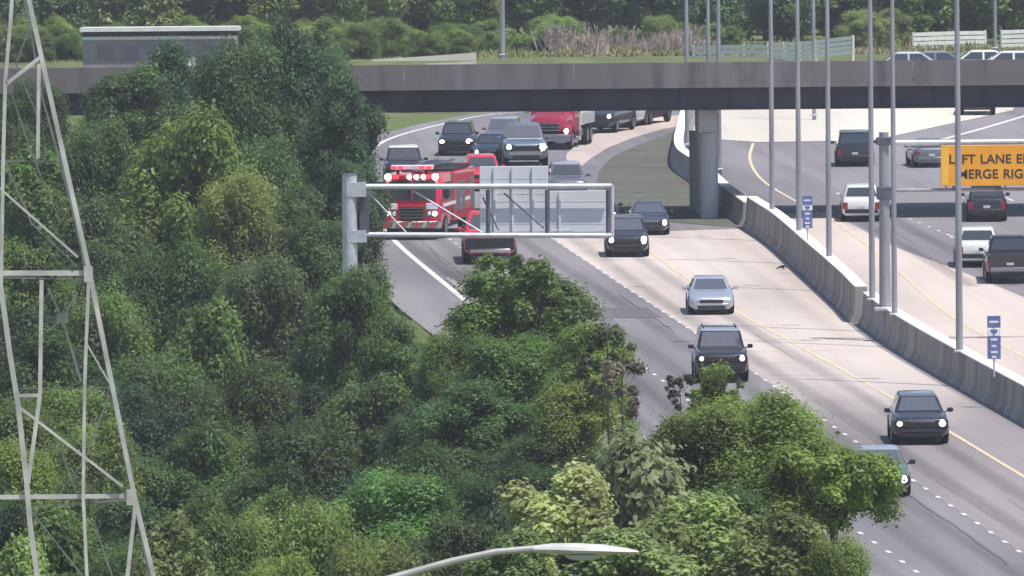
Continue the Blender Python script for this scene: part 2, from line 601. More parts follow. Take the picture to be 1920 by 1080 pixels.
def track_mat(name, col, amount):
    m, nt, b = new_mat(name)
    N, L = nt.nodes, nt.links
    uv = N.new('ShaderNodeUVMap')
    sx_ = N.new('ShaderNodeSeparateXYZ')
    L.new(uv.outputs[0], sx_.inputs[0])
    a = N.new('ShaderNodeMath'); a.operation = 'MULTIPLY'; a.inputs[1].default_value = math.pi
    L.new(sx_.outputs[0], a.inputs[0])
    si = N.new('ShaderNodeMath'); si.operation = 'SINE'
    L.new(a.outputs[0], si.inputs[0])
    ge = N.new('ShaderNodeNewGeometry')
    mp = N.new('ShaderNodeMapping'); mp.inputs['Scale'].default_value = (1.2, .06, .1)
    L.new(ge.outputs['Position'], mp.inputs[0])
    n = N.new('ShaderNodeTexNoise'); n.inputs['Scale'].default_value = 1.0; n.inputs['Detail'].default_value = 5
    L.new(mp.outputs[0], n.inputs[0])
    mu = N.new('ShaderNodeMath'); mu.operation = 'MULTIPLY'
    na = N.new('ShaderNodeMath'); na.operation = 'MULTIPLY_ADD'; na.inputs[1].default_value = .5; na.inputs[2].default_value = .35
    L.new(n.outputs[0], na.inputs[0])
    L.new(si.outputs[0], mu.inputs[0]); L.new(na.outputs[0], mu.inputs[1])
    m2 = N.new('ShaderNodeMath'); m2.operation = 'MULTIPLY'; m2.inputs[1].default_value = amount
    L.new(mu.outputs[0], m2.inputs[0])
    b.inputs['Base Color'].default_value = (*col, 1)
    b.inputs['Roughness'].default_value = .85
    L.new(m2.outputs[0], b.inputs['Alpha'])
    return m


tyre_wear = track_mat('tyre_wear', (.05, .047, .055), .30)


def xat(c, y):
    for a, b in zip(c, c[1:]):
        if (a.y - y) * (b.y - y) <= 0 and a.y != b.y:
            return a.x + (b.x - a.x) * (y - a.y) / (b.y - a.y)
    return None


def wear(name, ca, cb, offs, w, y0, y1, dz=.040):
    for off in offs:
        pts = []
        for y in np.arange(y1, y0, -2.0):
            xa, xb = xat(ca, y), xat(cb, y)
            if xa is not None and xb is not None:
                pts.append(Vector(((xa + xb) / 2 + off, y, K * y + dz)))
        if len(pts) < 4: continue
        mb = MB()
        for p in pts:
            mb.v += [(p.x - w / 2, p.y, p.z), (p.x + w / 2, p.y, p.z)]
        mb.f = [(2 * i, 2 * i + 1, 2 * i + 3, 2 * i + 2) for i in range(len(pts) - 1)]
        o = mb.build(name, tyre_wear, smooth_=False)
        uvl = o.data.uv_layers.new(name='UVMap')
        for lp in o.data.loops:
            uvl.data[lp.index].uv = (lp.vertex_index % 2, 0)
        tag(o, kind='structure')


for ca, cb in ((EDGE_L, L2), (L2, LANE_A), (LANE_A, YL)):
    wear('road_tyre_wear', ca, cb, (-.85, .85), .95, 300, 640)
RD1 = curve([(1650, 383), (1707, 412), (1760, 434), (1860, 478), (2000, 540)], step=1)
wear('road_tyre_wear', YR, RD1, (-.75, .95), .95, 420, 640)
tar = noise_mat('crack_sealant', (.045, .042, .048), (.09, .085, .09), 2, .7, .3, coords='World')
rc_ = random.Random(3)


tar_pale = noise_mat('worn_sealant', (.17, .15, .145), (.30, .265, .25), 2, .8, .2, coords='World')


def crack(ca, cb, f, y0, y1):
    pts, off = [], 0
    for y in np.arange(y1, y0, -1.2):
        xa, xb = xat(ca, y), xat(cb, y)
        if xa is None or xb is None: continue
        off = off * .85 + rc_.uniform(-.04, .04)
        pts.append(Vector((xa + (xb - xa) * f + off, y, 0)))
    if len(pts) > 3:
        marking('pavement_crack', pts, rc_.uniform(.022, .04), .044, tar if ca in (EDGE_L, L2) else tar_pale)


for ca, cb in ((EDGE_L, L2), (L2, LANE_A), (LANE_A, YL)):
    for k in range(3):
        y0 = rc_.uniform(320, 500)
        crack(ca, cb, rc_.uniform(.15, .85), y0, y0 + rc_.uniform(15, 60))
for k in range(5):
    y0 = rc_.uniform(430, 560)
    crack(YR, RD1, rc_.uniform(.1, .9), y0, y0 + rc_.uniform(15, 40))
for ca, cb, f0, f1, y, l in ((L2, LANE_A, .1, .9, 452, 7), (EDGE_L, L2, .2, .9, 478, 9)):
    q = [Vector((xat(ca, yy) + (xat(cb, yy) - xat(ca, yy)) * f, yy, K * yy + .0425)) for yy, f in ((y, f0), (y, f1), (y + l, f1), (y + l, f0))]
    mb = MB().add(q, [(0, 1, 2, 3)])
    tag(mb.build('pavement_patch', asphalt if ca is YL or y == 395 else tar if False else pavement('patch_asphalt', (.10, .094, .106), (.16, .15, .165)), smooth_=False), kind='structure')
# transverse joints of the concrete slabs
jm = MB()
for k in range(22):
    y = 372 + k * 7.2
    xa, xb = xat(LANE_A, y), xat(BARRIER, y)
    if xa is None or xb is None or y > G(1300, 432).y: continue
    z = K * y + .0395
    jm.add([(xa + .1, y, z), (xb - .5, y + .1, z), (xb - .5, y + .22, z), (xa + .1, y + .12, z)], [(0, 1, 2, 3)])
seam = noise_mat('joint_sealant', (.16, .14, .14), (.32, .28, .27), 1.5, .9, .2, coords='World')
tag(jm.build('pavement_joint', seam, smooth_=False), kind='structure')


def barrier(name, pts, h, label, parts=True):
    """jersey-type barrier along pts"""
    root = empty(name, pts[0])
    tag(root, label, 'barrier')
    base = Vector(pts[0])
    body, cap = MB(), MB()
    rb, rc = [], []
    for i, p in enumerate(pts):
        t = (pts[min(i + 1, len(pts) - 1)] - pts[max(i - 1, 0)]).normalized()
        s = Vector((-t.y, t.x, 0)).normalized()
        if s.x > 0: s = -s
        z = Vector((0, 0, 1))
        q = Vector((p.x, p.y, K * p.y)) - base
        rb.append([q + s * .33 - z * .2, q + s * .33 + z * .08, q + s * .16 + z * .40, q + s * .10 + z * h, q - s * .36 + z * h, q - s * .42 + z * .40, q - s * .58 + z * .08, q - s * .58 - z * .2])
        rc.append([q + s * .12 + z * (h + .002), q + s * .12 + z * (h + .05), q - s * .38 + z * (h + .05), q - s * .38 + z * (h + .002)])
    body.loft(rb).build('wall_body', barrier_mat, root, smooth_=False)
    cap.loft(rc).build('sunlit_top', sunlit_top_mat, root, smooth_=False)
    # open joints
    for i in range(4, len(pts) - 1, 12):
        a = rb[i]
        jn = MB()
        t = (pts[i + 1] - pts[i]).normalized()
        o = Vector((-.012, 0, .004))
        q_ = [a[1] + o, a[2] + o, a[3] + o]
        jn.add(q_ + [p + t * .03 for p in q_], [(0, 1, 4, 3), (1, 2, 5, 4)])
        jn.build('joint', trim_mat, root, smooth_=False)
    return root


yb = G(1612, 609).y
yg = G(1403, 427).y
barrier('median_barrier', [p for p in BARRIER if p.y >= yg + .5], 1.1, 'low grey concrete median barrier curving away behind the overpass pier')
barrier('median_barrier', [p for p in BARRIER if yb < p.y < yg], 1.45, 'taller middle run of concrete median barrier between overpass shadow and sign mast')
low = [p + Vector((.25, 0, 0)) for p in BARRIER if p.y <= yb]
barrier('median_barrier', low, 1.27, 'long near run of concrete median barrier from sign mast to right picture edge')


def barrier_at(px):
    """ground point under the barrier's crown at this picture column"""
    best = None
    for p in BARRIER:
        r = Vector((p.x, p.y, p.z - CAMZ))
        x = CX + F * r.dot(_rt) / r.dot(_fw)
        if p.y < 600 and (best is None or abs(x - px) < best[0]) and p.y < G(0, 300).y + 2:
            best = (abs(x - px), p)
    return best[1] + Vector((.13, 0, 0))


# ------------------------------------------------------------------ overpass
YB0, YB1 = 528.0, 540.5
ZP = P(1280, 117, YB0).z            # parapet top
zdeck = ZP - 1.07
zs = P(1280, 165, YB0).z            # bottom of the fascia
zg = P(1280, 207, YB0).z            # bottom of the girders
X0, X1 = -29.0, 43.0
ov = empty('overpass', (0, YB0, K * YB0))
tag(ov, 'wide concrete and steel overpass crossing above the freeway', 'bridge')


def ob(x0, x1, y0, y1, z0, z1):
    return MB().box(x0, x1, y0 - YB0, y1 - YB0, z0 - K * YB0, z1 - K * YB0)


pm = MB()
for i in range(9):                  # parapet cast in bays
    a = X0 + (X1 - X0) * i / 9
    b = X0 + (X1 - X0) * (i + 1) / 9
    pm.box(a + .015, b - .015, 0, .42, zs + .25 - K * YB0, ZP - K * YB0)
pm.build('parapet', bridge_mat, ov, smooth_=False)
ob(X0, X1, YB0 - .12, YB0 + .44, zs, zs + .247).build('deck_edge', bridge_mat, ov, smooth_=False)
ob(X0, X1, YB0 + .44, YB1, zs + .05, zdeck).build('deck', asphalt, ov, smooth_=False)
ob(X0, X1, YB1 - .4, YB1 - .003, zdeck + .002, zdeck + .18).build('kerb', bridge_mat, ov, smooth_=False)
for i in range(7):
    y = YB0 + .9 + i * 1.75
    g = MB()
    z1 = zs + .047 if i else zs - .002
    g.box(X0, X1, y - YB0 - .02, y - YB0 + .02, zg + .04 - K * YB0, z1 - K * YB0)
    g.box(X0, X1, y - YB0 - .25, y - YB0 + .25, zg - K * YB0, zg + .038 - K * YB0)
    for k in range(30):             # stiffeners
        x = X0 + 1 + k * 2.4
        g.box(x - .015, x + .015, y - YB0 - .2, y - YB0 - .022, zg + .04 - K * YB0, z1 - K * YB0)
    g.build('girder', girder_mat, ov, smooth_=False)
# piers: a front column with its cap, further columns behind in a row
pc = G(1330, 410)
for i in range(4):
    yy = 533.6 + i * 2.0 if i else pc.y
    xx = pc.x - .12 * i
    col = MB()
    z0 = K * yy - .3
    r0 = .42
    rings = []
    for z in (z0, zg - 1.12):
        rings.append([(xx + r0 * cx_, yy - YB0 + r0 * cy_, z - K * YB0) for cx_, cy_ in ((-.8, -1), (.8, -1), (1, -.8), (1, .8), (.8, 1), (-.8, 1), (-1, .8), (-1, -.8))])
    col.loft(rings).build('column', pier_mat, ov, smooth_=False)
cap = MB()
cap.cbox(pc.x - .40 - .1, pc.x + .38, pc.y - .35 - YB0, YB1 - .6 - YB0, zg - 1.118 - K * YB0, zg - .003 - K * YB0, .04)
cap.build('pier_cap', noise_mat('cap_concrete', (.50, .51, .52), (.60, .61, .62), 1.5, .9, .2), ov, smooth_=False)
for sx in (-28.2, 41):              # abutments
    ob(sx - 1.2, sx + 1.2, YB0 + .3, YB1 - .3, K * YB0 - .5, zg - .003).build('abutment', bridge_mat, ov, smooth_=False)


# ------------------------------------------------------------------ trees
def crown_mesh(name, seed, npuff=46, leaves=22000, W=6.0, H=6.5, leaf=.17, tall=1.0, airy=0.0):
    rng = np.random.default_rng(seed)
    # puff centres fill an uneven ellipsoid
    cs, rs = [], []
    lob = rng.uniform(.72, 1.12, 8)
    while len(cs) < npuff:
        v = rng.normal(size=3); v /= np.linalg.norm(v)
        rad = rng.uniform(.25, 1) ** .45
        ang = (math.atan2(v[1], v[0]) / (2 * math.pi) * 8) % 8
        lo = lob[int(ang) % 8] * (1 - ang % 1) + lob[(int(ang) + 1) % 8] * (ang % 1)
        c = v * rad * np.array([W / 2 * lo, W / 2 * lo, H / 2]) * .82
        if v[2] < 0:                # sides run down instead of tapering in
            c[:2] *= 1.0 + .45 * abs(v[2])
        cs.append(c); rs.append(rng.uniform(.07, .165) * min(W, H * 1.25) * (1 - .25 * airy))
    cs, rs = np.array(cs), np.array(rs)
    n = leaves
    w = rs ** 2; w /= w.sum()
    pi = rng.choice(npuff, n, p=w)
    d = rng.normal(size=(n, 3)); d[:, 2] += .25
    d /= np.linalg.norm(d, axis=1)[:, None]
    rr = rng.uniform(.35, 1.0, n) ** .5 * (1 + .18 * rng.normal(size=n))
    sq = np.array([1.0, 1.0, .95])
    pos = cs[pi] + d * (rs[pi] * rr)[:, None] * sq
    # stray sprigs
    k = int(n * .04)
    pos[:k] = cs[pi[:k]] + d[:k] * (rs[pi[:k]] * rng.uniform(1.05, 1.5, k))[:, None]
    nrm = d * .85 + np.array([0, 0, .6]) + rng.normal(size=(n, 3)) * .34
    nrm /= np.linalg.norm(nrm, axis=1)[:, None]
    a = np.cross(nrm, rng.normal(size=(n, 3))); a /= np.linalg.norm(a, axis=1)[:, None]
    b = np.cross(nrm, a)
    L = leaf * rng.uniform(.6, 1.35, n)[:, None]
    quad = np.stack([pos - a * L * .6, pos + b * L * .34 - a * L * .05, pos + a * L * .6 - nrm * L * .18, pos - b * L * .34 - a * L * .05], 1)
    me = bpy.data.meshes.new(name)
    me.vertices.add(n * 4); me.loops.add(n * 4); me.polygons.add(n)
    me.vertices.foreach_set('co', quad.reshape(-1).astype('f'))
    me.loops.foreach_set('vertex_index', np.arange(n * 4, dtype='i'))
    me.polygons.foreach_set('loop_start', np.arange(0, n * 4, 4, dtype='i'))
    me.update(calc_edges=True)
    me.materials.append(leaf_mat)
    tops = [Vector(c) for c in cs]
    return me, tops, H


def trunk_mesh(name, tops, H, seed, ground=-7.0, r=.17):
    rng = random.Random(seed)
    mb = MB()
    ftop = Vector((rng.uniform(-.3, .3), rng.uniform(-.3, .3), H * .25))
    axis = [Vector((0, 0, ground * 2.2)), Vector((0, 0, ground)), Vector((.08, .05, ground * .55)), Vector((-.06, .04, ground * .2 - H * .2)), Vector((0, 0, -H * .1)), ftop]
    mb.tube(axis, [r * 1.5, r * 1.35, r, r * .85, r * .65, r * .2], 7)
    axis = axis[1:]
    for t in rng.sample(tops, min(16, len(tops))):
        s = axis[2].lerp(axis[4], rng.uniform(0, .9))
        m = s.lerp(t, .5) + Vector((0, 0, -.25))
        mb.tube([s, m, t], [r * .42, r * .26, r * .08], 5)
    me = mb.build(name, bark)
    data = me.data
    bpy.data.objects.remove(me)
    return data


VAR = []
for i, (np_, nl, W_, H_, lf, airy) in enumerate([(70, 44000, 6, 8.5, .145, 0), (90, 46000, 6.4, 8, .14, .1), (66, 40000, 5.6, 9, .15, .2), (100, 48000, 6.6, 8, .135, .15), (64, 20000, 6, 7.5, .24, .2), (58, 18000, 6.2, 7.5, .26, .3), (60, 20000, 6.6, 3.6, .16, .3)]):
    me, tops, H = crown_mesh('crown', 11 + i, np_, nl, W_, H_, lf, airy=airy)
    VAR.append((me, trunk_mesh('trunk', tops, H, 40 + i), W_, H_))
SP, spt, sph = crown_mesh('crown', 91, 14, 1500, 3.2, 4.5, .19, airy=.8)
SPT = trunk_mesh('trunk', spt, sph, 92, -5, .06)
BACK = []
for i in range(4):
    me, tops, H = crown_mesh('crown', 60 + i, 80, 14000, 7.5, 11.5, .36)
    BACK.append((me, trunk_mesh('trunk', tops, H, 80 + i, -8.5, .22), 7.5, 12))


def tree(name, label, crown, trunk, base, sx, sz, czoff, tint, rz=0, cat='tree', group=None, ctop=None):
    """base: ground point; czoff: height of the crown's centre above it"""
    root = empty(name, base, (0, 0, rz))
    tag(root, label, cat, group)
    for nm, me in (('crown', crown), ('trunk', trunk)):
        o = bpy.data.objects.new(nm, me)
        C.objects.link(o)
        o.parent = root
        o.location = (0, 0, czoff)
        o.scale = (sx, sx, sz)
        o.color = (*tint, 1)
    return root


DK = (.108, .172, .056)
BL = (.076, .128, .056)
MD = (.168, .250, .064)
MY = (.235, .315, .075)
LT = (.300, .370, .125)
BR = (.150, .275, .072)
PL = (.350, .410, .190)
rt_ = random.Random(5)


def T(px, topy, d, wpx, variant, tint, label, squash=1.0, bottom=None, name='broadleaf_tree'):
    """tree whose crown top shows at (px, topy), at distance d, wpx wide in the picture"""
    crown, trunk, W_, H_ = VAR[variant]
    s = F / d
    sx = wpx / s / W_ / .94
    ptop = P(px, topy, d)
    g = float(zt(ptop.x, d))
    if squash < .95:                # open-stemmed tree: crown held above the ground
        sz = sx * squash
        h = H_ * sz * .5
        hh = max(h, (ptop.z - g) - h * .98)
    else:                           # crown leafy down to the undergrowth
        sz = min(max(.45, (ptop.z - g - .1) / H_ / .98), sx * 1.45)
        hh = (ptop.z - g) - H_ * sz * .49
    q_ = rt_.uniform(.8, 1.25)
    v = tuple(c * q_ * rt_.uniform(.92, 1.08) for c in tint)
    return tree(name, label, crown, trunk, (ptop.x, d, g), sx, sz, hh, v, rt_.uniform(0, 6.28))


# left wood, back to front
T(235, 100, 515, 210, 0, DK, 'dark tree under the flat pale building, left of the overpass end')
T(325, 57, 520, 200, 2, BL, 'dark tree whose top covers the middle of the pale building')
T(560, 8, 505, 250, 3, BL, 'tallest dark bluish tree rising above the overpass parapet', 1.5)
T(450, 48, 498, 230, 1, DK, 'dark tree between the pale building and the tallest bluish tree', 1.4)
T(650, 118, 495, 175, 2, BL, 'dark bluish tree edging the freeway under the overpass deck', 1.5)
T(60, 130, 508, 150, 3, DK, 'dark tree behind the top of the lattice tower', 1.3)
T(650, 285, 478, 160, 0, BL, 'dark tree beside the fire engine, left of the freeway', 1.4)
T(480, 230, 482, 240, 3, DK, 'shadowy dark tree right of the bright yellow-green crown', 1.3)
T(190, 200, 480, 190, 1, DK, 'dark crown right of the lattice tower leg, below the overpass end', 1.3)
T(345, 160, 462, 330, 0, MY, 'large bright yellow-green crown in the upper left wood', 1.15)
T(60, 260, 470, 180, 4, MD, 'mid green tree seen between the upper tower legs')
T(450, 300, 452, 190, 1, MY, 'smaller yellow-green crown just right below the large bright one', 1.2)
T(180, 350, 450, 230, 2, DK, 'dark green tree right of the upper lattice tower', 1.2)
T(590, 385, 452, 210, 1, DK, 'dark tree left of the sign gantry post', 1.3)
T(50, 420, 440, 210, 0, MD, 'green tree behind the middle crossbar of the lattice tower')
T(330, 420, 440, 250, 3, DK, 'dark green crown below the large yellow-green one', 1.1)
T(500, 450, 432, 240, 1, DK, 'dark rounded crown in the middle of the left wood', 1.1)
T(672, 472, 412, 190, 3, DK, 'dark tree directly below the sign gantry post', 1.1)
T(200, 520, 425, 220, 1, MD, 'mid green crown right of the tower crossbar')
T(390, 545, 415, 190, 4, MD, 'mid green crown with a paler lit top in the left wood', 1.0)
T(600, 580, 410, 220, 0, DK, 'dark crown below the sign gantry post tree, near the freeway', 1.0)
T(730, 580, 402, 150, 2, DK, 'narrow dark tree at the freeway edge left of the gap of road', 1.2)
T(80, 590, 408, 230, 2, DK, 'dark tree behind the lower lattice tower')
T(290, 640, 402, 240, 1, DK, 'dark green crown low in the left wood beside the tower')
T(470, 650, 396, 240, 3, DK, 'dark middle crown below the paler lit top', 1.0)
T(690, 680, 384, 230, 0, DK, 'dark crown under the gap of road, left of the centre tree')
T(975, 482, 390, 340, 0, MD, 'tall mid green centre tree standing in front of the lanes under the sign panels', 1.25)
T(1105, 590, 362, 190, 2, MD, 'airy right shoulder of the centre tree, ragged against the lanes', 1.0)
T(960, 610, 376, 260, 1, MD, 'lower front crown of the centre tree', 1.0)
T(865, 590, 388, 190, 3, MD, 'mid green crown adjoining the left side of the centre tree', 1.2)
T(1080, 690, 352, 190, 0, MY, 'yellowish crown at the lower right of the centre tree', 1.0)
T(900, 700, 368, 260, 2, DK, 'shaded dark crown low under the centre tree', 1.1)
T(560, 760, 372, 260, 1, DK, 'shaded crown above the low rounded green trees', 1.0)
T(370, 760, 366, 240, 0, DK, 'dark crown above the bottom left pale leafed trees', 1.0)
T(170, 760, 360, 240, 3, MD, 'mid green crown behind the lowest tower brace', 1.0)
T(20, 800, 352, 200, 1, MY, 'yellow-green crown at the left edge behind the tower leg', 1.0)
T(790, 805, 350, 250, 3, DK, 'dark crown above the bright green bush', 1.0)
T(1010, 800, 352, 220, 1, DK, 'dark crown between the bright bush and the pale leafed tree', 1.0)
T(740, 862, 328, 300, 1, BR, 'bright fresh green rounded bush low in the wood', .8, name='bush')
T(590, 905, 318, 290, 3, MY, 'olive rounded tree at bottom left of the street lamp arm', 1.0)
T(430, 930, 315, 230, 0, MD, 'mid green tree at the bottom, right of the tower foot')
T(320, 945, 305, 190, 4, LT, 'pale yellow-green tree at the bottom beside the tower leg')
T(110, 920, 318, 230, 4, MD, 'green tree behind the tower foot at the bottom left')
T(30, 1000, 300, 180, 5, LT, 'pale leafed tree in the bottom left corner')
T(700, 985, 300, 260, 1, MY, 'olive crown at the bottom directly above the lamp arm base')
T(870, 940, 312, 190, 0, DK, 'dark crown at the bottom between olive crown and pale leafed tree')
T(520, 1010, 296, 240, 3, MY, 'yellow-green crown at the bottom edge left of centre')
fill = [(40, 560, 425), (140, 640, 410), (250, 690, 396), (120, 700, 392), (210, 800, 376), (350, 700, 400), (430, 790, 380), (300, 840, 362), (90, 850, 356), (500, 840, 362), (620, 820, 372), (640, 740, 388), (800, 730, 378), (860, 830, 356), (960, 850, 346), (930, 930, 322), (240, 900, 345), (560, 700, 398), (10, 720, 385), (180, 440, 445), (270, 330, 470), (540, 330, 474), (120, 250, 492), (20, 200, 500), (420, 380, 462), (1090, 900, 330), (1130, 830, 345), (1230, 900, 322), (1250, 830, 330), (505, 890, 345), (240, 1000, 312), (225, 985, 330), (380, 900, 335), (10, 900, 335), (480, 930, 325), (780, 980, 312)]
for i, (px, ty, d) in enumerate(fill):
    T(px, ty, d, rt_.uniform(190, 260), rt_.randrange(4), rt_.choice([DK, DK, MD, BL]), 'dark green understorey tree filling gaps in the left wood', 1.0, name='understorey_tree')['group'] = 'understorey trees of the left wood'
T(645, 478, 409, 190, 0, DK, 'dark crown hiding the foot of the sign gantry post', 1.0)
# right hand trees in front of the lanes
T(1405, 710, 285, 370, 3, MY, 'broad mid green tree overhanging the lanes at lower right', .78)
T(1310, 755, 284, 260, 1, MD, 'left side crown of trees below the black roof-rail SUV', .9)
T(1560, 820, 272, 330, 6, MY, 'spreading crown whose branches hide the grey-green car', .94)
T(1190, 775, 276, 330, 4, PL, 'pale leafed tree with large light leaf clusters, left of the broad tree', .95)
T(1060, 865, 272, 270, 5, PL, 'pale leafed tree above the street lamp head', .9)
T(1370, 890, 276, 270, 1, DK, 'darker crown beneath the broad tree at lower right', .9)
T(1300, 920, 268, 300, 5, LT, 'light green leafy tree right of the street lamp head', .9)
T(1460, 945, 266, 250, 4, LT, 'light green tree at the bottom right beside the lanes', .85)
T(1570, 985, 260, 160, 1, MD, 'small green crown at the bottom, lowest beside the dashed lane line', 1.0)
T(1170, 985, 262, 260, 5, LT, 'light green tree behind the lamp head at the bottom edge', .8)
T(960, 985, 262, 190, 4, LT, 'pale crown behind the street lamp arm at the bottom edge', .9)


def sapling(px, topy, d, wpx, tint, label, rz):
    s = F / d
    sx = wpx / s / 3.2
    p = P(px, topy, d)
    g = float(zt(p.x, d))
    h = 2.2 * sx
    tree('sapling', label, SP, SPT, (p.x, d, g), sx, sx, (p.z - g) - h, tint, rz, 'sapling')


T(1348, 682, 287, 130, 2, MD, 'small leafy crown rising in front of the bumper of the black roof-rail SUV', 1.0)
sapling(1340, 655, 288, 130, MD, 'thin leafy shoot covering the grille of the black roof-rail SUV', .4)
sapling(1275, 690, 288, 70, (.08, .09, .055), 'dark twiggy shoot left of the leafy shoot by the SUV', 2)
sapling(1140, 580, 340, 140, (.12, .16, .065), 'sparse twiggy sapling right of the centre tree, road showing through', 1.1)
sapling(1165, 650, 335, 120, (.24, .21, .15), 'brownish half-bare sapling under the sparse twiggy one', 3.0)
sapling(1010, 448, 388, 190, MD, 'loose top sprigs above the centre tree', 4.0)
sapling(938, 452, 388, 120, MD, 'leafy sprig in front of the red pickup bumper', 5.0)

# wood beyond the overpass
rb_ = random.Random(12)
n_b = 0
for row, (yy, step, smin, smax) in enumerate([(744, 4.0, .6, .85), (768, 4.2, .85, 1.15), (796, 4.6, 1.1, 1.35), (836, 5, 1.3, 1.6), (880, 6, 1.5, 1.8)]):
    x = -42.0 + row * 1.3
    while x < 44:
        X = x + rb_.uniform(-1.2, 1.2)
        Y = yy + rb_.uniform(-6, 6)
        pxx = CX + F * X / Y
        low_ = 1.0
        if row == 0 and 930 < pxx < 1330:
            x += step; continue
        crown, trunk, W_, H_ = BACK[rb_.randrange(4)]
        s = rb_.uniform(smin, smax)
        tint = rb_.choice([MD, MD, (.15, .24, .10), MY, MY, LT])
        g = float(zt(X, Y))
        tree('broadleaf_tree', 'dense green tree in the wood beyond the overpass', crown, trunk, (X, Y, g), s, s, 5.0 * s, tint, rb_.uniform(0, 6), group='trees of the wood beyond the overpass')
        x += step
# understorey shrubs along the wood's foot
for i in range(110):
    pxx = -20 + i * 18.3 + rb_.uniform(-18, 18)
    if 1380 < pxx < 1620 or pxx > 1690 or (1080 < pxx < 1330 and i % 4): continue
    Y = (700 if pxx < 900 else 722) + rb_.uniform(-4, 10)
    X = (pxx - CX) / F * Y
    crown, trunk, W_, H_ = VAR[rb_.randrange(4)]
    s = rb_.uniform(.22, .62)
    tint = (.26, .38, .10) if 900 < pxx < 1100 else rb_.choice([MY, MY, LT, MD])
    g = float(zt(X, Y))
    tree('shrub', 'green shrub at the foot of the wood beyond the overpass', crown, trunk, (X, Y, g), s * rb_.uniform(.8, 1.2), s * .75, 1.5 * s, tint, rb_.uniform(0, 6), 'shrub', 'shrubs at the foot of the wood')

# dry brush: bare pinkish stems beyond the overpass
BS = []
for k in range(2):
    rs_ = random.Random(70 + k)
    mb = MB()
    for i in range(70):
        a, r = rs_.uniform(0, 6.28), rs_.uniform(0, 1.1)
        b = Vector((r * math.cos(a), r * math.sin(a), -.1))
        l = rs_.uniform(.7, 2.1)
        t = b + Vector((rs_.uniform(-.5, .5), rs_.uniform(-.5, .5), l))
        mb.tube([b, b.lerp(t, .5) + Vector((rs_.uniform(-.08, .08), 0, 0)), t], [.03, .025, .012], 4)
        for q in range(2):
            s = b.lerp(t, rs_.uniform(.4, .8))
            mb.tube([s, s + Vector((rs_.uniform(-.4, .4), rs_.uniform(-.4, .4), rs_.uniform(.2, .5)))], [.016, .008], 4)
    o = mb.build('dry_brush', brush_mat)
    BS.append(o.data)
    bpy.data.objects.remove(o)
for i in range(20):
    pxx = 1030 + i * 17 + rb_.uniform(-6, 6)
    Y = 708 + rb_.uniform(0, 26)
    X = (pxx - CX) / F * Y
    o = bpy.data.objects.new('dry_brush', BS[i % 2])
    C.objects.link(o)
    o.location = (X, Y, float(zt(X, Y)))
    o.rotation_euler.z = rb_.uniform(0, 6)
    s = rb_.uniform(.45, 1.25)
    o.scale = (s * 1.2, s, s * rb_.uniform(.7, 1))
    o.rotation_euler.x = rb_.uniform(-.12, .12)
    tag(o, 'bare pinkish brown brush standing in front of the far wood', 'shrub', 'dry brush beyond the overpass')


rw_ = np.random.default_rng(8)
nw = 26000
wx = rw_.uniform(-36, 36, nw); wy = 699 + 50 * rw_.uniform(0, 1, nw) ** 1.3
wz = zt(wx, wy)
patch = np.sin(wx * .55 + np.sin(wy * .2) * 2) + np.sin(wx * 1.7 + 1.3) * .6
hgt = rw_.uniform(.10, .34, nw) * (1 + .7 * np.clip(patch, -.8, 1.4))
ang = rw_.uniform(0, 6.28, nw)
hw = rw_.uniform(.04, .11, nw)
dx, dy = np.cos(ang) * hw, np.sin(ang) * hw
lx, ly = rw_.normal(0, .12, nw), rw_.normal(0, .12, nw)
q = np.stack([np.stack([wx - dx, wy - dy, wz - .03], -1), np.stack([wx + dx, wy + dy, wz - .03], -1), np.stack([wx + lx, wy + ly, wz + hgt], -1)], 1)
me = bpy.data.meshes.new('weeds')
me.from_pydata(q.reshape(-1, 3).tolist(), [], np.arange(nw * 3).reshape(-1, 3).tolist())
me.materials.append(noise_mat('weed_blades', (.15, .20, .06), (.30, .31, .12), .22, .9, .1, coords='World', c3=(.36, .30, .18), scale3=.12))
o = bpy.data.objects.new('weeds', me)
C.objects.link(o)
tag(o, kind='stuff')


# ------------------------------------------------------------------ fences, wall, building beyond the overpass
def plank_fence(pts, label, m, h=1.3, rails=4):
    base = pts[0]
    root = empty('plank_fence', base)
    tag(root, label, 'fence')
    L = sum((b - a).length for a, b in zip(pts, pts[1:]))
    q = resample(pts, max(2, int(round(L / 2.4)) + 1))
    for p in q:
        MB().box(p.x - base.x - .07, p.x - base.x + .07, p.y - base.y + .03, p.y - base.y + .17, p.z - base.z - .6, p.z - base.z + h + .08).build('post', m, root, smooth_=False)
    for k in range(rails):
        z = h * (k + .75) / rails
        mb = MB()
        for a, b in zip(q, q[1:]):
            a, b = a - base, b - base
            rings = []
            for p in (a, b):
                rings.append([p + Vector((0, -.025, z - .12)), p + Vector((0, .025, z - .12)), p + Vector((0, .025, z + .12)), p + Vector((0, -.025, z + .12))])
            mb.loft(rings)
        mb.build('rail', m, root, smooth_=False)
    return root


plank_fence([P(1300, 116, 694), P(1375, 114, 692), P(1440, 114, 690)], 'weathered white plank fence, lower left run above the overpass parapet', fence_grey, .95, 3)
plank_fence([P(1441, 117, 688), P(1500, 115, 684), P(1528, 113, 682)], 'bright white plank fence, middle run rising above the overpass parapet', fence_mat, 1.15)
plank_fence([P(1530, 112, 681), P(1572, 108, 680), P(1600, 104, 679)], 'bright white plank fence end with tall short run above the parapet', fence_mat, 1.15)
plank_fence([P(1712, 98, 716), P(1780, 95, 720), P(1848, 94, 722)], 'grey white plank fence behind the cars crossing the overpass', fence_grey, 1.2)
plank_fence([P(1878, 93, 722), P(1960, 90, 724)], 'grey white plank fence at the right picture edge behind white cars', fence_grey, 1.2)

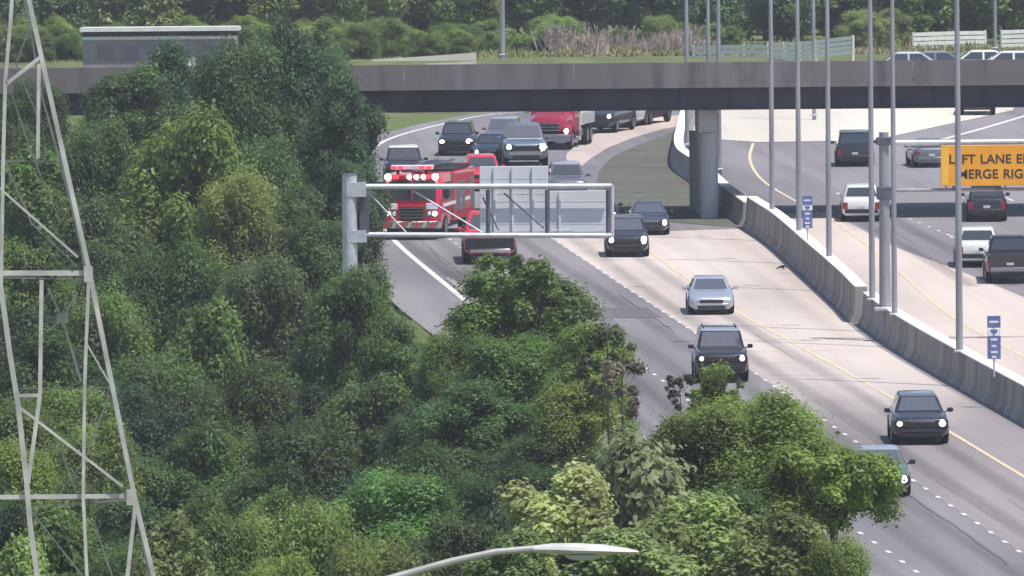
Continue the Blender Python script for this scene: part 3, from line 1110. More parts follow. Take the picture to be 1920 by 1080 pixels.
lw = MB()
q = [P(698, 121, 690), P(770, 117, 690), P(830, 113, 690), P(893, 108, 690)]
b0 = q[0]
rings = [[p - b0 + Vector((0, -.12, -.5)), p - b0 + Vector((0, -.09, .32)), p - b0 + Vector((0, .09, .32)), p - b0 + Vector((0, .12, -.5))] for p in q]
o = lw.loft(rings).build('low_wall', apron_mat, loc=b0, smooth_=False)
tag(o, 'long low pale concrete wall sloping up behind the overpass', 'wall')
q = [P(800, 124, 682), P(850, 122, 682), P(893, 119, 682)]
b0 = q[0]
rings = [[p - b0 + Vector((0, -.12, -.5)), p - b0 + Vector((0, -.09, .16)), p - b0 + Vector((0, .09, .16)), p - b0 + Vector((0, .12, -.5))] for p in q]
o = MB().loft(rings).build('low_wall', apron_mat, loc=b0, smooth_=False)
tag(o, 'short low pale wall in front of the longer sloping one', 'wall')

bl = P(150, 52, 625)
br = P(446, 52, 625)
zb = float(zt(-20, 625)) - .3
bw = br.x - bl.x
hb = bl.z - zb
bd = empty('roadside_building', (bl.x, 625, zb))
tag(bd, 'long low flat-roofed building with two white fascia bands behind the left wood', 'building')
MB().box(0.15, bw - .15, 0, 7, 0, hb - .35).build('wall', wall_mat, bd, smooth_=False)
MB().box(0.15, bw - .15, -.02, 7.1, hb - .50, hb - .24).build('soffit', trim_mat, bd, smooth_=False)
MB().box(0, bw, -.5, 7.4, hb - .235, hb).build('roof', fence_grey, bd, smooth_=False)
MB().box(.1, bw - .1, -.12, -.03, hb - .70, hb - .52).build('fascia_band', fence_grey, bd, smooth_=False)
for k in range(5):
    x = .9 + k * (bw - 1.6) / 5
    f_ = MB().box(x, x + 1.0, -.06, -.003, hb - 1.75, hb - .95).build('window', wall_mat, bd, smooth_=False)
    MB().box(x + .07, x + .93, -.075, -.062, hb - 1.68, hb - 1.02).build('pane', flat_mat('dull_pane', (.16, .16, .19), .3), f_, smooth_=False)
MB().box(bw * .62, bw * .62 + 1.0, -.05, -.003, 0, 2.1).build('door', fence_grey, bd, smooth_=False)


# ------------------------------------------------------------------ poles
def light_pole(px, topx, label, base=None, r=.13, h=17.0, arms=True, name='light_pole', z0=1.0):
    b = base if base is not None else barrier_at(px)
    b = Vector((b.x, b.y, b.z))
    root = empty(name, (b.x, b.y, b.z))
    tag(root, label, 'light pole', 'slim light poles along the freeway')
    MB().tube([(0, 0, z0 - .3), (0, 0, h * .5), (0, 0, h)], [r, r * .8, r * .55], 10).build('pole', pole_mat, root)
    MB().cbox(-.2, .2, -.2, .2, z0 + .26, z0 + .36, .03).build('base_plate', steel, root)
    if arms:
        for s in (-1, 1):
            a = MB().tube([(0, 0, h - .5), (s * 1.0, 0, h + .2), (s * 2.2, 0, h + .45)], [.06, .05, .04], 6).build('arm', pole_mat, root)
            MB().cbox(s * 2.5 - .4, s * 2.5 + .4, -.15, .15, h + .36, h + .52, .05).build('lamp_head', steel, a)
    return root


light_pole(1444, 0, 'slim light pole on the barrier, first right of the overpass pier')
light_pole(1494, 0, 'slim light pole just left of the farther blue marker sign')
light_pole(1549, 0, 'slim light pole just right of the farther blue marker sign')
light_pole(1630, 0, 'slim darker light pole immediately left of the sign mast')
light_pole(1672, 0, 'pale slim light pole standing against the right side of the sign mast', r=.12)
light_pole(1793, 0, 'slim light pole on the near barrier crossing the orange sign', r=.14)
fp = G(1359, 392)
light_pole(0, 0, 'slim light pole close behind the right side of the overpass pier', base=Vector((fp.x, 553, K * 553)), r=.13)
fp = P(1289, 290, 581)
light_pole(0, 0, 'slim light pole seen under the overpass left of the pier', base=Vector((fp.x, 581, K * 581)), r=.13)
for px, d, lab, r in ((1328, 600, 'slim light pole rising behind the overpass above the pier', .12),
                      (1526, 640, 'slim light pole behind the overpass by the bright white fence', .12),
                      (1866, 700, 'slim light pole behind the overpass beside the white cars', .13),
                      (942, 690, 'thick grey pole standing alone behind the middle of the overpass', .19)):
    p = P(px, 112, d)
    light_pole(0, 0, lab, base=Vector((p.x, d, float(zt(p.x, d)))), r=r, z0=0, h=14)


# ------------------------------------------------------------------ blue marker signs on the barrier
def marker(px, y0, y1, wpx, label):
    b = barrier_at(px)
    d = b.y
    c0, c1 = P(px, y1, d), P(px, y0, d)
    w = wpx / F * d
    root = empty('marker_sign', (c0.x, d, c0.z - .75))
    tag(root, label, 'sign')
    H_ = c1.z - c0.z
    MB().tube([(0, .05, .1), (0, .05, .75 + H_)], .04, 6).build('post', steel, root)
    y = -.02
    for z0, z1, m, nm in ((.72, 1.0, blue_mat, 'route_panel'), (.555, .70, white_sheet, 'shield_panel'), (.0, .54, blue_mat, 'number_panel')):
        MB().cbox(-w / 2, w / 2, y, y + .02, .75 + z0 * H_, .75 + z1 * H_, .006).build(nm, m, root, smooth_=False)
    # pale markings, too small to read
    for z, hw in ((.86, .34), (.45, .26), (.30, .18), (.16, .26), (.05, .16)):
        MB().box(-w * hw, w * hw, y - .005, y - .001, .75 + (z - .025) * H_, .75 + (z + .025) * H_).build('legend', white_sheet, root, smooth_=False)
    sh = [(-.22, .10), (.22, .10), (.24, .0), (0, -.13), (-.24, .0)]
    MB().add([(a * w * 1.1, y - .004, .75 + (.63 + b_ * .55) * H_) for a, b_ in sh], [(0, 1, 2, 3, 4)]).build('shield', blue_mat, root, smooth_=False)
    return root


marker(1864, 592, 673, 25, 'tall narrow blue marker sign on the near barrier at right')
marker(1514, 367, 428, 19, 'tall narrow blue marker sign on the farther barrier between light poles')

# ------------------------------------------------------------------ orange sign on its mast
mb_ = barrier_at(1655)
dm = mb_.y
so = empty('sign_mast', (mb_.x, dm, mb_.z))
tag(so, 'grey steel sign mast on the median barrier with long double arm to the right', 'sign gantry')


def L_(px, py, dy=0.0):
    p = P(px, py, dm + dy)
    return p - Vector((mb_.x, dm, mb_.z))


zt_top = L_(1655, 248).z
MB().tube([(0, 0, .2), (0, 0, zt_top)], [.24, .19], 14).build('mast', pole_mat, so)
MB().cbox(-.42, .42, -.42, .42, 1.2, 1.36, .04).build('base_plate', steel, so)
for y_, r in ((268, .11), (357, .07)):
    a = L_(1664, y_)
    b = Vector((a.x + 9.5, 0, a.z))
    MB().tube([(0.1, 0, a.z), b], r, 10).build('arm', steel if y_ == 268 else pole_mat, so)
for k in range(4):
    z1, z0 = L_(1664, 268).z, L_(1664, 357).z
    x = 2.4 + 2.3 * k
    MB().tube([(x, .02, z0), (x, .02, z1)], .04, 6).build('strut', pole_mat, so)
MB().cbox(-.30, .30, -.28, .28, L_(1655, 262).z - .2, L_(1655, 262).z + .1, .03).build('collar', steel_dark, so)
MB().cbox(-.30, .30, -.28, .28, L_(1655, 362).z - .25, L_(1655, 362).z + .25, .03).build('collar', steel_dark, so)

c0, c1 = P(1764, 349, dm - .35), P(1979, 271, dm - .35)
sg = empty('orange_sign', (c0.x, dm - .35, c0.z))
tag(sg, 'orange overhead sign reading LEFT LANE ENDS MERGE RIGHT, cut by right edge', 'sign')
w, h = c1.x - c0.x, c1.z - c0.z
MB().cbox(0, w, 0, .05, 0, h, .015).build('panel', orange_mat, sg, smooth_=False)
MB().box(.02, .30, -.006, -.002, .05, h - .05).build('edge_strip', noise_mat('yellow_sheeting', (.85, .46, .05), (.92, .52, .07), 1, .5), sg, smooth_=False)
for x in (.5, w * .5, w - .5):
    MB().box(x - .05, x + .05, .055, .29, -.18, h - .05).build('bracket', steel_dark, sg, smooth_=False)
for txt, cx_, ytop, ybot in (('LEFT LANE ENDS', 1872, 288, 306), ('MERGE RIGHT', 1874, 316, 334)):
    pp = P(cx_, ybot, dm - .35) - Vector((c0.x, dm - .35, c0.z))
    th = (P(1870, ytop, dm).z - P(1870, ybot, dm).z)
    made, total = [], 0.0
    for word in txt.split():
        cu = bpy.data.curves.new('lettering', 'FONT')
        cu.body = word
        cu.size = th / .70 * .93
        cu.offset = .009
        cu.extrude = .002
        cu.space_character = 1.02
        tmp = bpy.data.objects.new('lettering', cu)
        C.objects.link(tmp)
        bpy.context.view_layer.update()
        me = bpy.data.meshes.new_from_object(tmp.evaluated_get(bpy.context.evaluated_depsgraph_get()))
        wdt = max(v.co.x for v in me.vertices)
        bpy.data.objects.remove(tmp)
        made.append((me, total))
        total += wdt + th * .48
    total -= th * .48
    for me, x in made:
        me.materials.clear()
        me.materials.append(black_letter)
        o = bpy.data.objects.new('lettering', me)
        C.objects.link(o)
        o.parent = sg
        o.location = (pp.x - total / 2 + x, -.008, pp.z)
        o.rotation_euler = (R(90), 0, 0)

# ------------------------------------------------------------------ cantilever sign gantry seen from behind
DG = 416.0
g0 = P(655, 330, DG)
zg0 = float(zt(g0.x, DG))
ga = empty('sign_gantry', (g0.x, DG, zg0))
tag(ga, 'grey cantilever sign truss with two horizontal tubes over the oncoming lanes', 'sign gantry')


def M_(px, py, dy=0.0):
    p = P(px, py, DG + dy)
    return p - Vector((g0.x, DG, zg0))


MB().tube([(0, 0, -.3), (0, 0, M_(655, 328).z)], [.30, .27], 16).build('post', steel, ga)
MB().tube([(0, 0, M_(655, 328).z), (0, 0, M_(655, 325).z)], [.29, .2], 16).build('post_cap', steel_dark, ga)
for yy in (0.0, 1.2):
    for a, b, r in (((664, 350), (1147, 349), .105), ((664, 440), (1147, 442), .095)):
        pa, pb = M_(*a, yy), M_(*b, yy)
        if yy:
            pa.x, pb.x = pa.x, pb.x
        MB().tube([pa, pb], r if yy == 0 else r * .7, 10).build('chord', steel if yy == 0 else pole_mat, ga)
for px in (682, 915, 1026, 1140):
    a, b = M_(px, 356), M_(px, 436)
    m_ = steel if px == 682 else steel_dark
    MB().tube([a, b], .08 if px != 682 else .045, 8).build('upright', m_, ga)
for (a, b, m_) in (((690, 360), (762, 436), steel), ((775, 358), (905, 436), steel), ((935, 432), (905, 370), steel_dark), ((945, 362), (1020, 428), steel_dark), ((1035, 432), (1075, 432), steel)):
    MB().tube([M_(*a, .05), M_(*b, .05)], .035, 6).build('diagonal', m_, ga)
MB().tube([M_(1148, 347), M_(1148, 444)], .07, 8).build('end_post', steel, ga)
MB().box(-.1, .62, -.28, .28, M_(655, 360).z - .18, M_(655, 342).z).build('bracket', steel, ga, smooth_=False)
MB().box(-.1, .62, -.28, .28, M_(655, 452).z - .05, M_(655, 432).z).build('bracket', steel, ga, smooth_=False)
MB().cbox(.36, .72, -.1, .12, M_(677, 436).z, M_(677, 362).z, .02).build('junction_box', steel_dark, ga, smooth_=False)


def back_sign(x0, x1, y0, y1, label, ribs):
    a, b = P(x0, y1, DG + 1.5), P(x1, y0, DG + 1.5)
    root = empty('traffic_sign', (a.x, DG + 1.5, a.z))
    tag(root, label, 'sign')
    w, h = b.x - a.x, b.z - a.z
    MB().cbox(0, w, 0, .06, 0, h, .015).build('panel', sign_back, root, smooth_=False)
    for k in range(int(h / .3)):
        MB().box(.02, w - .02, -.008, -.002, .28 * (k + .5), .28 * (k + .5) + .02).build('seam', sign_back, root, smooth_=False)
    for rx in ribs:
        p = P(rx, y1, DG + 1.5).x - a.x
        MB().box(p - .04, p + .04, -.08, -.012, .03, h - .03).build('bracket', sign_back, root, smooth_=False)


back_sign(900, 1027, 311, 442, 'tall grey back of a road sign hung on the cantilever truss', (928, 962, 1000))
back_sign(1031, 1146, 357, 442, 'lower grey back of a road sign at the truss free end', (1050,))

# ------------------------------------------------------------------ street lamp (near)
DL = 100.0
l0 = P(560, 1160, DL)
gl = float(zt(l0.x, DL))
sl = empty('street_lamp', (l0.x, DL, gl))
tag(sl, 'pale cobra head street lamp arm reaching in at the bottom edge', 'street lamp')
NP = lambda px, py: P(px, py, DL) - Vector((l0.x, DL, gl))
MB().tube([(0, 0, -.3), (0, 0, NP(560, 1130).z)], [.13, .08], 12).build('pole', steel, sl)
MB().tube([(0, 0, NP(560, 1150).z), NP(640, 1112), NP(765, 1076), NP(850, 1052), NP(930, 1035), NP(1010, 1028)], [.045, .04, .036, .033, .031, .03], 10).build('arm', noise_mat('lamp_arm', (.38, .375, .36), (.52, .51, .49), 4, .5, .4, .2), sl)
hd = MB()
rings = []
for px, cy, hw, hh in ((1000, 1030, .035, .034), (1035, 1030, .08, .055), (1080, 1031, .13, .062), (1130, 1032, .13, .055), (1175, 1034, .085, .032), (1197, 1035, .03, .012)):
    c = NP(px, cy)
    rings.append([c + Vector((0, hw * math.cos(t), hh * math.sin(t) * (1 if math.sin(t) > 0 else .8))) for t in [2 * math.pi * k / 12 for k in range(12)]])
lh = hd.loft(rings).build('lamp_head', noise_mat('lamp_shell', (.46, .45, .43), (.60, .59, .56), 5, .45, .4), sl)
c = NP(1095, 1040)
MB().loft([[c + Vector((.10 * math.cos(t), .09 * math.sin(t), z)) if False else c + Vector((.18 * f * math.cos(t), .10 * f * math.sin(t), z)) for t in [2 * math.pi * k / 12 for k in range(12)]] for z, f in ((.0, 1), (-.035, .8), (-.05, .4))]).build('lens', lamp_off, lh)

# ------------------------------------------------------------------ lattice tower
DT = 250.0
t0 = P(5, 1600, DT)
gt = float(zt(t0.x, DT))
tw = empty('lattice_tower', (t0.x, DT, gt))
tag(tw, 'pale galvanised lattice power tower standing along the left edge', 'power tower')
O_ = Vector((t0.x, DT, gt))


def mem(name, pts, w, m, dy=0.0):
    w *= .68
    q = [P(x, y, DT + dy) - O_ for x, y in pts]
    mb = MB()
    for a, b in zip(q, q[1:]):
        mb.bar(a, b, w)
    return mb.build(name, m, tw, smooth_=False)


foot = 1640
mem('leg', [(45, -40), (60, 25), (78, 108), (167, 505), (251, 925), (288, 1080), (420, foot)], .15, tower_mat)
mem('leg', [(40, -30), (55, 40), (76, 170), (120, 330), (150, 450), (160, 510)], .07, tower_dark, 2.2)
mem('leg', [(-35, -40), (-52, 25), (-70, 108), (-158, 505), (-242, 925), (-279, 1080), (-411, foot)], .15, tower_mat)
mem('leg', [(170, 540), (235, 860), (255, 960), (400, foot)], .07, tower_dark, 2.4)
mem('leg', [(-165, 540), (-230, 860), (-250, 960), (-395, foot)], .07, tower_dark, 2.4)
mem('brace', [(24, -40), (21, 25), (10, 150), (6, 300), (2, 540)], .12, tower_mat)
mem('brace', [(2, 540), (18, 660), (34, 760), (50, 905), (56, 980), (70, 1080), (90, 1250)], .17, tower_mat)
mem('brace', [(12, 157), (77, 106)], .12, tower_mat)
mem('hanger', [(73, 120), (71, 297)], .12, tower_mat)
mem('crossbar', [(0, 302), (122, 303)], .06, tower_dark, .2)
mem('brace', [(-60, 310), (3, 356), (146, 482)], .075, tower_mat)
mem('crossbar', [(-150, 512), (164, 512)], .17, tower_mat, .1)
mem('hanger', [(78, 525), (75, 740), (53, 905)], .13, tower_mat)
mem('hanger', [(166, 530), (159, 715), (156, 930), (163, 1080), (170, 1300)], .11, tower_mat)
mem('crossbar', [(30, 742), (75, 741)], .12, tower_mat)
mem('crossbar', [(30, 729), (212, 727)], .045, tower_dark, .5)
mem('brace', [(33, 761), (230, 912)], .085, tower_mat)
mem('crossbar', [(-235, 934), (250, 930)], .15, tower_mat, .1)
mem('crossbar', [(50, 952), (250, 936)], .07, tower_dark, .6)
mem('brace', [(254, 945), (239, 1080), (215, 1300)], .13, tower_mat)
mem('brace', [(90, 540), (117, 597), (152, 715)], .075, tower_dark, 1.6)
mem('brace', [(145, 548), (117, 597), (88, 622)], .06, tower_dark, 1.6)
mem('brace', [(110, 830), (145, 930)], .06, tower_dark, 1.6)
mem('brace', [(112, 282), (150, 460)], .05, tower_dark, 1.6)
mem('brace', [(175, 975), (210, 1080)], .06, tower_dark, 1.6)
mem('brace', [(-2, 910), (45, 940)], .06, tower_dark, .5)
mem('brace', [(-241, 925), (-20, 1100), (163, 1300), (420, foot)], .08, tower_mat)
mem('brace', [(60, 40), (30, 120), (75, 230)], .045, tower_dark, 1.9)
mem('brace', [(20, 170), (60, 290), (115, 420)], .04, tower_dark, 2.0)
mem('brace', [(145, 500), (60, 420), (8, 300)], .045, tower_dark, 2.0)
mem('brace', [(160, 640), (215, 735)], .05, tower_mat)
mem('brace', [(205, 740), (160, 860), (100, 940)], .045, tower_dark, 1.8)
mem('crossbar', [(0, 520), (164, 524)], .06, tower_dark, 2.2)
mem('brace', [(60, 960), (155, 1080), (240, 1200)], .06, tower_dark, 1.6)
pl_ = P(117, 597, DT + 1.55) - O_
MB().box(pl_.x - .13, pl_.x + .13, -.01 + 1.5, .01 + 1.5, pl_.z - .11, pl_.z + .11).build('gusset_plate', tower_dark, tw, smooth_=False)
pl_ = P(168, 512, DT) - O_
MB().box(pl_.x - .12, pl_.x + .08, -.16, -.14, pl_.z - .2, pl_.z + .16).build('gusset_plate', tower_mat, tw, smooth_=False)
pl_ = P(248, 930, DT) - O_
MB().box(pl_.x - .12, pl_.x + .08, -.16, -.14, pl_.z - .2, pl_.z + .16).build('gusset_plate', tower_mat, tw, smooth_=False)


# ------------------------------------------------------------------ vehicles
def place(px, py, toward=None, yaw=None, depart=False):
    """root location and rotation: front faces local -Y"""
    g = G(px, py)
    if yaw is None:
        h = G(px + toward[0], py + toward[1]) - g
        yaw = math.atan2(h.x, -h.y) * .15
    return g + Vector((0, 0, .05)), (math.atan(K) * math.cos(yaw), math.atan(K) * -math.sin(yaw) * 0, yaw)


SPEC = {
    # length, width, height, wheel radius, belt, hood height at screen, nose height, ground gap, windscreen base y, roof front y, roof rear y, cabin rear y
    'sedan': dict(L=4.8, W=1.84, H=1.44, wr=.33, belt=.94, hood=.96, nose=.70, gap=.21, wb=-1.05, rf=-.30, rr=1.05, cr=1.75, tail=1.00, roofw=.60),
    'suv': dict(L=4.75, W=1.90, H=1.72, wr=.37, belt=1.08, hood=1.10, nose=.92, gap=.26, wb=-1.10, rf=-.42, rr=2.0, cr=2.30, tail=1.06, roofw=.66),
    'crossover': dict(L=4.65, W=1.90, H=1.60, wr=.36, belt=1.02, hood=1.03, nose=.88, gap=.25, wb=-1.10, rf=-.35, rr=1.7, cr=2.2, tail=1.02, roofw=.60),
    'bigsuv': dict(L=5.2, W=2.02, H=1.92, wr=.41, belt=1.22, hood=1.24, nose=1.08, gap=.32, wb=-1.2, rf=-.55, rr=2.2, cr=2.50, tail=1.18, roofw=.72),
    'pickup': dict(L=5.8, W=2.04, H=1.92, wr=.41, belt=1.20, hood=1.22, nose=1.08, gap=.36, wb=-1.15, rf=-.5, rr=.85, cr=1.10, tail=1.20, roofw=.70),
    'van': dict(L=5.0, W=2.00, H=1.80, wr=.36, belt=1.05, hood=1.06, nose=.86, gap=.24, wb=-1.45, rf=-.75, rr=2.25, cr=2.46, tail=1.04, roofw=.74),
}


def vehicle(name, kind, label, cat, px, py, body_m, toward=None, yaw=None, lights='on', roof_m=None, rails=False, scale=1.0, glass=None, hood_m=None, lamp_r=.115, grille='dark', group=None, bumper=None, plate=True, fascia=False):
    S = SPEC[kind]
    loc, rot = place(px, py, toward, yaw)
    root = empty(name, loc, rot)
    root.scale = (scale,) * 3
    tag(root, label, cat, group)
    L, W, H = S['L'], S['W'] / 2, S['H']
    y0, y1 = -L / 2, L / 2
    gap = S['gap']
    hood, nose, tail, belt = S['hood'], S['nose'], S['tail'], S['belt']
    wb = S['wb']
    st = [(y0, .80 * W, gap + .10, nose - .10), (y0 + .06, .90 * W, gap + .02, nose - .03), (y0 + .22, .97 * W, gap, nose + .03), (y0 + .7, W, gap, nose + (hood - nose) * .45), (wb - .1, W, gap, hood - .02), (wb + .2, W, gap, belt),
          (0, W, gap, belt), (S['cr'] - .1, W, gap, max(belt, tail - .02)), (y1 - .3, .98 * W, gap, tail), (y1 - .08, .94 * W, gap + .04, tail - .03), (y1, .86 * W, gap + .14, tail - .14)]
    rings = []
    for y, w, zb, zt_ in st:
        hh = zt_ - zb
        half = [(w * .80, zb), (w * .96, zb + .12), (w, zb + hh * .38), (w * .995, zb + hh * .70), (w * .965, zt_ - .07), (w * .88, zt_), (w * .5, zt_ + .025)]
        rings.append([(x, y, z) for x, z in half] + [(-x, y, z) for x, z in reversed(half)])
    MB().loft(rings).build('body', body_m, root, angle=38)
    # cabin
    rw = S['roofw'] / .95
    bw_ = W * .90
    z0, z1 = belt - .05, H
    yb, rf, rr, cr = wb, S['rf'], S['rr'], S['cr']
    def ring(z, hw, a, b, c=.09):
        return [(-hw + c, a, z), (hw - c, a, z), (hw, a + c, z), (hw, b - c, z), (hw - c, b, z), (-hw + c, b, z), (-hw, b - c, z), (-hw, a + c, z)]
    zr = H - .07
    MB().loft([ring(z0, bw_, yb, cr), ring(zr, rw * .99, rf, rr), ring(H - .02, rw * .93, rf + .10, rr - .08), ring(H, rw * .75, rf + .3, rr - .25)]).build('cabin', body_m, root, angle=30)
    if roof_m:
        MB().loft([ring(zr + .004, rw * 1.0, rf - .005, rr), ring(H - .012, rw * .94, rf + .09, rr - .07), ring(H + .012, rw * .75, rf + .3, rr - .25)]).build('roof', roof_m, root, angle=30)
    gl_ = glass or glass_mat
    def face(t, hwf):
        return None
    def lerp(a, b, t): return a + (b - a) * t
    def panel(nm, quad, m, out):
        q = [Vector(p) + Vector(out) for p in quad]
        n = (q[1] - q[0]).cross(q[3] - q[0]).normalized()
        b = [p - n * .02 for p in q] if n.dot(Vector(out)) > 0 else [p + n * .02 for p in q]
        return MB().loft([q, b]).build(nm, m, root, smooth_=False)
    t0_, t1_ = .12, .94
    zz0, zz1 = lerp(z0, zr, t0_ + .06), lerp(z0, zr, t1_)
    hw0, hw1 = lerp(bw_, rw, t0_ + .06) - .10, lerp(bw_, rw, t1_) - .10
    ya, yb_ = lerp(yb, rf, t0_ + .06), lerp(yb, rf, t1_)
    panel('windscreen', [(-hw0, ya, zz0), (hw0, ya, zz0), (hw1, yb_, zz1), (-hw1, yb_, zz1)], gl_, (0, -.02, .008))
    ya, yb_ = lerp(cr, rr, .26), lerp(cr, rr, .9)
    zq0, zq1 = lerp(z0, zr, .26), lerp(z0, zr, .9)
    panel('rear_window', [(-hw0, ya, zq0), (hw0, ya, zq0), (hw1, yb_, zq1), (-hw1, yb_, zq1)], glass_mat, (0, .016, .006))
    for s in (-1, 1):
        za, zb_ = lerp(z0, zr, .2), lerp(z0, zr, .92)
        xa, xb = s * lerp(bw_, rw, .2), s * lerp(bw_, rw, .92)
        fa, fb = lerp(yb, rf, .2) + .25, lerp(yb, rf, .92) + .16
        ra, rb2 = lerp(cr, rr, .2) - .18, lerp(cr, rr, .92) - .12
        mid = (fa + ra) / 2
        panel('side_window', [(xa, fa, za), (xa, mid - .05, za), (xb, mid - .05, zb_), (xb, fb, zb_)], glass_mat, (s * .012, 0, .004))
        panel('side_window', [(xa, mid + .05, za), (xa, ra, za), (xb, rb2, zb_), (xb, mid + .05, zb_)], glass_mat, (s * .012, 0, .004))
        # mirrors
        m = MB().cbox(s * (W + .12) - .10, s * (W + .12) + .10, yb + .28, yb + .42, belt - .01, belt + .14, .03).build('mirror', trim_mat if body_m in (black_paint, dark_paint, teal_paint, blue_dark) else body_m, root)
        MB().tube([(s * W * .93, yb + .37, belt - .02), (s * (W + .06), yb + .36, belt + .05)], .025, 5).build('mirror_arm', trim_mat, m)
        # wheels
        for yy in (y0 + .92, y1 - .98):
            wr = S['wr']
            xw0, xw1 = s * (W - .26), s * (W + .015)
            rings = [[(x, yy + r_ * math.cos(t), wr + r_ * math.sin(t)) for t in [2 * math.pi * k / 20 for k in range(20)]] for x, r_ in ((xw0, wr * .9), (lerp(xw0, xw1, .12), wr), (lerp(xw0, xw1, .88), wr), (xw1, wr * .9))]
            wh = MB().loft(rings).build('wheel', tyre_mat, root)
            rings = [[(x, yy + r_ * math.cos(t), wr + r_ * math.sin(t)) for t in [2 * math.pi * k / 14 for k in range(14)]] for x, r_ in ((xw1 + s * .002, wr * .66), (xw1 + s * .012, wr * .55), (xw1 - s * .01, wr * .2))]
            MB().loft(rings).build('rim', rim_mat, wh)
            # wheel arch lip
            rings = [[(x, yy + (wr + .075) * math.cos(t), wr + (wr + .075) * math.sin(t)) for t in [math.pi * k / 10 for k in range(11)]] + [(x, yy + (wr + .01) * math.cos(t), wr + (wr + .01) * math.sin(t)) for t in [math.pi * k / 10 for k in range(10, -1, -1)]] for x in (s * (W - .05), s * (W + .008))]
            MB().loft(rings).build('wheel_arch', trim_mat, root)
        # lamps
        lz = nose - .14 if kind in ('sedan',) else nose - .16
        lm = {'on': (lamp_on, lamp_warm, lamp_on)[len(label) % 3], 'off': lamp_off}[lights]
        lw_ = (1.15, 1.5, .95)[(len(label) // 2) % 3] * (1.12 if s > 0 else .92)
        if lights == 'on':
            c = Vector((s * W * .76, y0 + .03, lz))
            rings = [[c + Vector((r_ * lw_ * math.cos(t), dy, r_ * (1.12 if s > 0 else .92) * math.sin(t))) for t in [2 * math.pi * k / 14 for k in range(14)]] for dy, r_ in ((.06, lamp_r * 1.0), (-.045, lamp_r), (-.075, lamp_r * .6))]
            hs_ = MB().cbox(s * W * .73 - .24, s * W * .73 + .22, y0 - .03, y0 + .20, lz - .15, lz + .12, .03).build('headlight', trim_mat, root)
            MB().loft(rings).build('lamp', lm, hs_)
        else:
            MB().loft([[(s * W * .50, y0 - .005, lz - .04), (s * W * .93, y0 + .12, lz - .05), (s * W * .96, y0 + .14, lz + .07), (s * W * .55, y0 + .0, lz + .035)],
                       [(s * W * .50, y0 + .15, lz - .04), (s * W * .93, y0 + .3, lz - .05), (s * W * .96, y0 + .3, lz + .07), (s * W * .55, y0 + .15, lz + .035)]]).build('headlight', lm, root)
        tz = tail - .22
        MB().cbox(s * W * .80 - .13, s * W * .80 + .13, y1 - .10, y1 + .012, tz - .13 - (.12 if kind != 'sedan' else 0), tz + .08, .02).build('tail_light', tail_mat, root)
    # front: grille, intake, bumper, plate
    gz0, gz1 = (nose - .30, nose - .10) if kind != 'sedan' else (nose - .22, nose - .09)
    gm_ = trim_mat if grille == 'dark' else chrome
    MB().cbox(-W * .52, W * .52, y0 - .025, y0 + .1, gz0, gz1, .02).build('grille', gm_, root)
    MB().cbox(-W * .62, W * .62, y0 - .012, y0 + .12, gap + .03, gap + .16, .02).build('air_intake', trim_mat, root)
    MB().cbox(-W * .78, W * .78, y0 - .03 - .02 * fascia, y0 + .14, gap + .165 - .1 * fascia, gz0 - .02 if not fascia else gap + .24, .03).build('bumper', bumper or body_m, root)
    if fascia:
        MB().cbox(-W * .93, W * .93, y0 - .022, y0 + .1, gz0 - .05, nose - .06, .02).build('front_fascia', trim_mat, root)
        MB().cbox(-W * .95, W * .95, y0 - .02, y0 + .1, gap + .2, gz0 - .053, .02).build('front_fascia', trim_mat, root)
    if plate:
        MB().cbox(-.16, .16, y1 - .02, y1 + .018, tail - .42, tail - .30, .008).build('licence_plate', plate_mat, root)
    MB().cbox(-W * .82, W * .82, y1 - .1, y1 + .03, gap + .14, gap + .34, .03).build('rear_bumper', bumper_grey if bumper else (trim_mat if kind != 'sedan' else body_m), root)
    MB().cbox(-W * .78, W * .78, y0 + .25, y1 - .25, gap - .06, gap + .05, .02).build('underbody', trim_mat, root)
    if rails:
        for s in (-1, 1):
            MB().tube([(s * rw * .82, rf + .35, H - .03), (s * rw * .82, rf + .45, H + .05), (s * rw * .82, rr - .3, H + .05), (s * rw * .82, rr - .2, H - .03)], .022, 6).build('roof_rail', trim_mat, root)
        MB().cbox(-rw * .82, rw * .82, rf + .45, rf + .52, H + .04, H + .075, .012).build('roof_bar', trim_mat, root)
    if kind == 'pickup':
        for s in (-1, 1):
            MB().box(s * W * .96 - .05 * (s > 0) - 0, s * W * .96 + .05 * (s < 0), cr + .1, y1 - .04, tail - .02, tail + .06).build('bed_rail', trim_mat, root, smooth_=False)
        MB().cbox(-W * .86, W * .86, y1 - .035, y1 + .016, tail - .46, tail + .04, .012).build('tailgate', body_m, root)
    return root


# oncoming
vehicle('crossover_car', 'crossover', 'charcoal crossover with bright headlights, nearest whole car on the right', 'car', 1721, 828, dark_paint, (100, 62), roof_m=blue_grey, glass=glass_pale)
vehicle('suv', 'bigsuv', 'black SUV with pale roof, roof bar and round lit headlights behind the shoot', 'car', 1350, 712, black_paint, (100, 66), roof_m=silver, rails=True, glass=glass_pale, scale=.97)
vehicle('sedan', 'sedan', 'silver sedan with black grille and unlit lamps in the middle lane', 'car', 1331, 586, silver, (100, 66), lights='off', glass=glass_pale)
vehicle('suv', 'suv', 'black boxy SUV with bright headlights by the truss free end', 'car', 1175, 479, black_paint, (100, 68), roof_m=grey_paint, glass=glass_pale, lamp_r=.15)
vehicle('sedan', 'sedan', 'slate blue sedan with lit headlights beside the dark turf island', 'car', 1216, 438, blue_dark, (60, 55), glass=glass_pale, lamp_r=.13)
vehicle('sedan', 'sedan', 'dark car mostly hidden behind the lower sign back, one headlight showing', 'car', 1122, 424, dark_paint, (60, 60))
